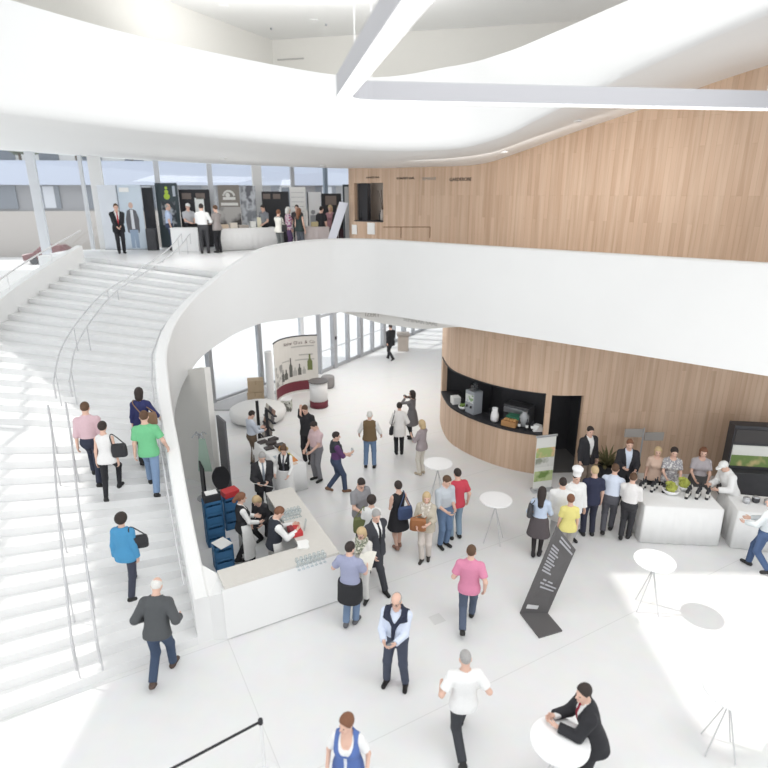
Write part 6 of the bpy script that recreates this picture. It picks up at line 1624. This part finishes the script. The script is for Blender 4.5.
h = person('man in a black suit and grey tie reading white papers behind the bar', at(266, 517), 1.8, 160, res=.013, pitch=30, yaw=-10, wide=.03, top=('shirt', WHT, 'long'), jacket=('jacket', (.028, .028, .032), 'long', -.2, .12), extra=(('tie', (.25, .28, .32)),), legs=('trousers', BLK), hair=('short', 'grey'), hl=(-.05, .34, 1.1), hr=(.16, .33, 1.1))
sheet_in((h['hand_l'] + h['hand_r']) / 2 + Vector((.0, -.1, .02)), .5, .34, R(-20), R(-35), PAPER, 'paper_sheet', 'large white sheet held by the man in the black suit behind the bar')
h = person('waitress in a black waistcoat with a white pocket square facing the hall', at(287, 504), 1.68, 185, sex='f', res=.012, pitch=24, top=('shirt', WHT, 'long'), jacket=('vest', (.022, .022, .026), 'none', -.06, .24), extra=(('tie', (.1, .1, .12)), ('pockethank', WHT), ('apron', WHT, .35)), legs=('trousers', BLK), hair=('bun', 'brown'), hl=(-.16, .28, 1.0), hr=(.2, .28, 1.02))
h = person('waitress with a ponytail in a black waistcoat and long white apron', at(246, 563), 1.72, 62, sex='f', res=.012, stride=.28, top=('shirt', WHT, 'long'), jacket=('vest', (.022, .022, .026), 'none', -.06, .24), extra=(('apron', WHT, .22),), legs=('trousers', BLK), hair=('ponytail', 'auburn'), hl=(-.1, .3, 1.06), hr=(.14, .32, 1.02))
h = person('waiter in a black waistcoat and white sleeves working at the bar counter', at(277, 584), 1.78, 62, res=.011, pitch=30, lean=8, top=('shirt', WHT, 'long'), jacket=('vest', (.03, .034, .046), 'none', -.06, .24), extra=(('apron', (.72, .71, .69), .3),), legs=('trousers', (.6, .59, .57)), hair=('short', 'auburn'), hl=(-.1, .44, 1.2), hr=(.14, .42, 1.19))
person('crouching blonde woman in dark clothes half hidden behind the waiter', at(267, 538), 1.64, 200, sex='f', res=.013, kneel=True, pelvis=.62, lean=28, pitch=30, top=('blouse', (.04, .04, .045), 'long'), legs=('trousers', BLK), hair=('bob', 'blonde'), hl=(-.12, .34, .62), hr=(.14, .38, .6))
# ---- right hand side
h = person('woman with long dark hair in a pale blue blouse and dark skirt, near the stele', at(536, 556), 1.7, 20, sex='f', res=.013, top=('blouse', (.55, .64, .78), 'three'), legs=('skirt', (.10, .085, .09), .58, (.035, .03, .032)), hair=('long', 'dark'), hl=(-.2, .2, 1.0), hr=(.16, .3, 1.05), shoes=(.03, .028, .03), stride=.1)
bag('shoulder_bag', 'dark shoulder bag on the left side of the pale blue blouse woman', 'bag', h['hip_l'] + Vector((-.14, -.02, .12)), (.26, .12, .3), DARK, R(70), [h['sho_l'] + Vector((0, -.05, .05)), h['sho_l'] + Vector((0, .06, .05))])
person('dark-haired cook in a white jacket between the blue blouse woman and the toque', at(556, 548), 1.76, 10, res=.014, top=('coat', WHT, 'long'), legs=('trousers', (.55, .55, .55)), hair=('short', 'dark'))
person('cook in a white jacket and tall white toque at the right of the hall', at(569, 540), 1.74, 170, res=.014, top=('coat', WHT, 'long'), legs=('trousers', (.5, .5, .5)), hair=('short', 'dark', 'cheftoque'))
person('woman in a yellow t-shirt standing behind the stele', at(564, 560), 1.6, 8, sex='f', res=.013, top=('tshirt', (.78, .70, .25), 'short'), legs=('trousers', (.4, .38, .36)), hair=('pixie', 'auburn'))
person('person in a navy t-shirt and navy trousers with blond hair, seen from behind', at(587, 535), 1.78, 0, res=.013, top=('tshirt', (.028, .032, .065), 'short'), legs=('trousers', (.03, .032, .055)), hair=('short', 'blonde'), wide=.02)
person('man in a pale blue shirt leaning towards the buffet with legs apart', at(606, 533), 1.78, 28, res=.013, stride=.4, lean=10, top=('shirt', (.66, .72, .84), 'long'), legs=('trousers', (.09, .09, .105)), hair=('short', 'brown'), hl=(-.14, .34, 1.05), hr=(.16, .34, 1.05))
person('person in a white shirt and black trousers right of the pale blue shirt man', at(624, 539), 1.7, 35, res=.013, stride=.2, top=('shirt', (.8, .78, .77), 'long'), legs=('trousers', (.04, .04, .045)), hair=('short', 'brown'), hl=(-.1, .3, 1.05), hr=(.12, .3, 1.05))
person('man in an open black suit standing by the timber doorway', at(583, 489), 1.84, 160, res=.014, top=('shirt', WHT, 'long'), jacket=('jacket', (.03, .03, .035), 'long', -.2, .0), legs=('trousers', (.25, .2, .16)), hair=('short', 'dark'), yaw=15)
person('man in a black jacket and pale blue shirt facing the hall before the timber wall', at(621, 503), 1.8, 190, res=.014, top=('shirt', (.66, .73, .84), 'long'), jacket=('jacket', (.03, .03, .035), 'long', -.2, -.02), legs=('trousers', BLK), hair=('short', 'auburn'), hl=(-.14, .3, 1.08), hr=(.14, .3, 1.12))
person('dark-haired person in a grey patterned top serving behind the buffet', at(664, 511), 1.76, 195, res=.014, sex='f', top=('blouse', mat_splotch('grey_print', [(.55, .54, .55), (.32, .31, .33), (.68, .67, .66)], 16), 'short'), legs=('trousers', BLK), hair=('pixie', 'dark'), hl=(-.14, .34, 1.05), hr=(.14, .34, 1.05))
person('blonde person in a peach top beside the grey patterned server', at(649, 507), 1.68, 200, res=.014, sex='f', top=('blouse', (.68, .50, .40), 'short'), legs=('trousers', BLK), hair=('bob', 'blonde'))
person('auburn-haired server in a grey top with a dark apron behind the salad bowls', at(692, 512), 1.78, 200, res=.014, sex='f', top=('blouse', (.45, .42, .44), 'short'), extra=(('apron', (.1, .1, .1), .4),), legs=('trousers', BLK), hair=('bob', 'auburn'), hl=(-.14, .34, 1.05), hr=(.14, .34, 1.05))
person('cook in white bending over the right end of the buffet table', at(723, 526), 1.8, -95, res=.014, lean=22, pitch=30, top=('coat', WHT, 'long'), extra=(('apron', WHT, .3),), legs=('trousers', (.75, .75, .75)), hair=('short', 'white', 'cap'), hl=(-.14, .42, 1.05), hr=(.14, .42, 1.05))
person('person in a pale shirt and blue jeans at the far right edge', at(757, 570), 1.76, -40, res=.013, top=('shirt', (.62, .66, .68), 'long'), legs=('trousers', (.06, .1, .2)), hair=('short', 'grey'), stride=.4, hl=(-.14, .36, 1.05), hr=(.14, .36, 1.05))
# ---- on the stair
def climber(label, px, py, h, heading, side_, fwd=.30, up=.168, **kw):
    P = at_stair(px, py)
    return person(label, P, h, heading, step=(side_, fwd, up), **kw), P
climber('man in a pale pink shirt climbing the stair left of the others', 98, 491, 1.8, -14, 'l', res=.013, top=('shirt', (.66, .47, .51), 'roll'), legs=('trousers', (.03, .035, .06)), hair=('short', 'brown'))
h, P = climber('woman in a white top with a black bag climbing beside the pink shirt man', 114, 507, 1.66, -8, 'r', res=.012, sex='f', top=('tshirt', (.78, .77, .76), 'none'), legs=('leggings', BLK), hair=('pixie', 'dark'))
bag('shoulder_bag', 'black shoulder bag of the white top woman on the stair', 'bag', h['hip_r'] + Vector((.19, -.02, .05)), (.3, .13, .28), BLACK, R(10), [h['sho_r'] + Vector((0, -.06, .05)), h['sho_r'] + Vector((0, .06, .05))])
climber('man in a bright green t-shirt and jeans climbing the stair at its right side', 155, 503, 1.82, -12, 'l', res=.012, top=('tshirt', (.17, .52, .26), 'short'), legs=('trousers', (.20, .29, .44)), hair=('short', 'brown'), hr=(.34, .16, .98), hl=(-.26, .08, .9))
h, P = climber('woman in a navy top with a brown bag, topmost of the stair climbers', 148, 465, 1.7, -10, 'r', res=.013, sex='f', top=('tshirt', (.03, .035, .12), 'three'), legs=('trousers', BLK), hair=('bob', 'dark'), hr=(.34, .2, 1.05))
bag('shoulder_bag', 'brown leather bag of the navy top woman on the stair', 'bag', h['hip_r'] + Vector((.12, -.16, .03)), (.34, .14, .28), mat('brown_leather', (.25, .15, .09), .6), R(20), [h['sho_l'] + Vector((.03, -.07, .05)), h['sho_l'] + Vector((.06, .04, .07))])
h, P = climber('woman in a bright blue cardigan with a black handbag on the lower stair', 132, 603, 1.66, 4, 'l', res=.011, sex='f', top=('cardigan', (.07, .28, .50), 'long'), legs=('trousers', (.05, .055, .08)), hair=('curly', 'dark'))
bag('shoulder_bag', 'black handbag under the arm of the blue cardigan woman', 'bag', h['hip_r'] + Vector((.19, .02, .12)), (.28, .12, .24), BLACK, R(15), [h['sho_r'] + Vector((0, -.06, .06)), h['sho_r'] + Vector((0, .06, .06))])
person('older man with white hair in a dark grey jacket stepping onto the stair', at(164, 678) + Vector((0, 0, 0)), 1.86, 0, stride=.5, lean=16, pitch=26, res=.011, belly=.01, top=('sweater', (.085, .09, .095), 'long'), legs=('trousers', (.05, .075, .13)), hair=('bald', 'white'), hl=(-.26, .2, .98), hr=(.28, .2, 1.0), shoes=(.1, .07, .06))
# ---- on the mezzanine
def mz_person(label, px, py, h, heading, **kw): return person(label, mzp(px, py), h, heading, res=.02, **kw)
mz_person('man in a black suit with hands folded standing on the mezzanine at the stair head', 120, 23.9, 1.92, 150, top=('shirt', (.75, .74, .74), 'long'), jacket=('jacket', BLK, 'long', -.2, .12), extra=(('tie', (.5, .05, .06)),), legs=('trousers', BLK), hair=('short', 'brown'), hl=(-.05, .27, .98), hr=(.07, .27, .96))
mz_person('bald man in a pale blue shirt standing left of the short white counter', 170.5, 25.3, 1.9, 70, top=('shirt', (.52, .62, .82), 'short'), legs=('trousers', (.06, .08, .14)), hair=('bald', 'grey'))
mz_person('person in a white cap and grey shirt behind the short white counter', 190.5, 25.6, 1.9, 140, top=('shirt', (.5, .51, .54), 'short'), legs=('trousers', BLK), hair=('short', 'grey', 'cap'), hl=(-.1, .3, 1.05), hr=(.1, .3, 1.05))
mz_person('man in a white shirt with his back turned at the short white counter', 204, 23.9, 1.92, -12, top=('shirt', (.8, .8, .8), 'long'), legs=('trousers', (.05, .05, .055)), hair=('short', 'dark'), wide=.03, hl=(-.1, .3, 1.1), hr=(.22, .26, 1.1))
mz_person('woman in a brown-grey top turning towards the long white table', 218, 24.2, 1.86, -60, sex='f', top=('blouse', (.30, .27, .26), 'long'), legs=('trousers', BLK), hair=('short', 'brown'), hl=(-.1, .36, 1.08), hr=(.1, .36, 1.08))
mz_person('dark-haired man in a grey shirt behind the long white table', 265, 26.1, 1.84, 215, top=('shirt', (.22, .23, .25), 'short'), legs=('trousers', BLK), hair=('short', 'dark'), hl=(-.2, .25, 1.0), pitch=18)
h = mz_person('woman in a cream jacket at the right end of the long white table', 279.5, 24.2, 1.68, 30, sex='f', top=('blouse', (.76, .74, .68), 'long'), legs=('trousers', (.13, .14, .14)), hair=('pixie', 'auburn'), hl=(-.1, .3, 1.0), hr=(.14, .3, 1.0))
bag('shoulder_bag', 'black bag hanging at the hip of the cream jacket woman', 'bag', h['hip_r'] + Vector((.17, -.12, -.05)), (.22, .12, .28), BLACK, R(20), [h['sho_r'] + Vector((0, -.06, .05)), h['sho_l'] + Vector((.05, -.12, .05))])
mz_person('white-haired woman in a magenta patterned top at the mezzanine stands', 289, 25.3, 1.76, 60, sex='f', top=('blouse', mat_splotch('magenta_print', [(.45, .06, .18), (.7, .6, .64), (.25, .05, .2)], 10), 'long'), legs=('trousers', (.12, .07, .16)), hair=('bob', 'white'))
mz_person('dark-haired man standing behind the long-haired woman on the mezzanine', 298, 26.1, 1.84, 190, top=('tshirt', (.05, .045, .05), 'short'), legs=('trousers', BLK), hair=('short', 'dark'))
mz_person('woman with long light brown hair in a black top near the pinkish table', 300, 24.3, 1.74, 25, sex='f', top=('tshirt', (.03, .045, .045), 'none'), legs=('trousers', (.1, .11, .13)), hair=('long', 'auburn'))
mz_person('dark-haired person in a black t-shirt left of the slanted white board', 322, 24.9, 1.8, 35, top=('tshirt', (.022, .022, .026), 'short'), legs=('trousers', (.11, .13, .17)), hair=('short', 'dark'))
mz_person('blonde woman in a rose top behind the slanted white board', 331, 26.0, 1.82, 200, sex='f', top=('blouse', (.45, .25, .28), 'short'), legs=('trousers', BLK), hair=('bob', 'blonde'))
mz_person('dark-dressed person between the slanted white board and the glass door', 339.5, 25.3, 1.84, 160, top=('sweater', (.035, .035, .04), 'long'), legs=('trousers', (.06, .03, .035)), hair=('short', 'brown'))
# ------------------------------------------------------------------ light
w = bpy.data.worlds.new('sky'); SC.world = w; w.use_nodes = True
bg = w.node_tree.nodes['Background']; bg.inputs[0].default_value = (.96, .98, 1, 1); bg.inputs[1].default_value = 1.42
sun = bpy.data.lights.new('sun', 'SUN'); sun.energy = 2.6; sun.angle = R(.8); sun.color = (1, .97, .92)
so = bpy.data.objects.new('sun', sun); COL.objects.link(so)
so.rotation_euler = Vector((1, -.22, -1.12)).to_track_quat('-Z', 'Y').to_euler()
def area(name, loc, tgt, sx, sy, e, col=(1, 1, 1)):
    l = bpy.data.lights.new(name, 'AREA'); l.shape = 'RECTANGLE'; l.size = sx; l.size_y = sy; l.energy = e; l.color = col
    o = bpy.data.objects.new(name, l); COL.objects.link(o); o.location = loc
    o.rotation_euler = (Vector(tgt) - Vector(loc)).to_track_quat('-Z', 'Y').to_euler(); return o
area('fill_hall', (2, 5, 12.6), (2, 6, 0), 9, 6, 560)  # broad fill added overhead to brighten the hall, not a fitted lamp
area('fill_hall_right', (8, 5, 12.4), (8, 9, 0), 6, 6, 260)  # second added fill, lifts the right side of the hall
area('fill_under_mezzanine', (-.5, 22, 4.15), (-.5, 22, 0), 5, 8, 230, (1, .98, .95))  # broad unseen fill added under the slab for the back of the hall
area('fill_mezzanine', (-6, 21, 8.4), (-6, 21.5, 0), 6, 4, 160)  # fill added below the soffit to brighten the mezzanine stands
area('fill_timber', (3.5, 15.5, 8.3), (6, 19, 6.5), 7, 1.5, 85, (1, .97, .93))  # added wash of light that brightens the larch panelling
area('fill_gallery', (-2, 16.5, 11.6), (-2, 17, 13), 7, 3, 190)  # added fill aimed upwards to lift the gallery ceiling
area('fill_gallery_right', (4, 13.5, 12.3), (4, 12, 12.75), 6, 4, 210)  # another added fill, for the right part of the upper ceiling
area('fill_overhang', (-7, 25, 4.15), (-8, 27, 0), 6, 3, 300)  # unseen fill added under the overhang to whiten the paving outside
nl = bpy.data.lights.new('fill_niche', 'POINT'); nl.energy = 9; nl.shadow_soft_size = .1; no = bpy.data.objects.new('fill_niche', nl); COL.objects.link(no)  # point fill added to lighten the hatch niche, no fitting there
q = w3[kb]; no.location = (q[0] * .5 + WS[kb][0] * .5, q[1] * .5 + WS[kb][1] * .5, zo1 + .0)
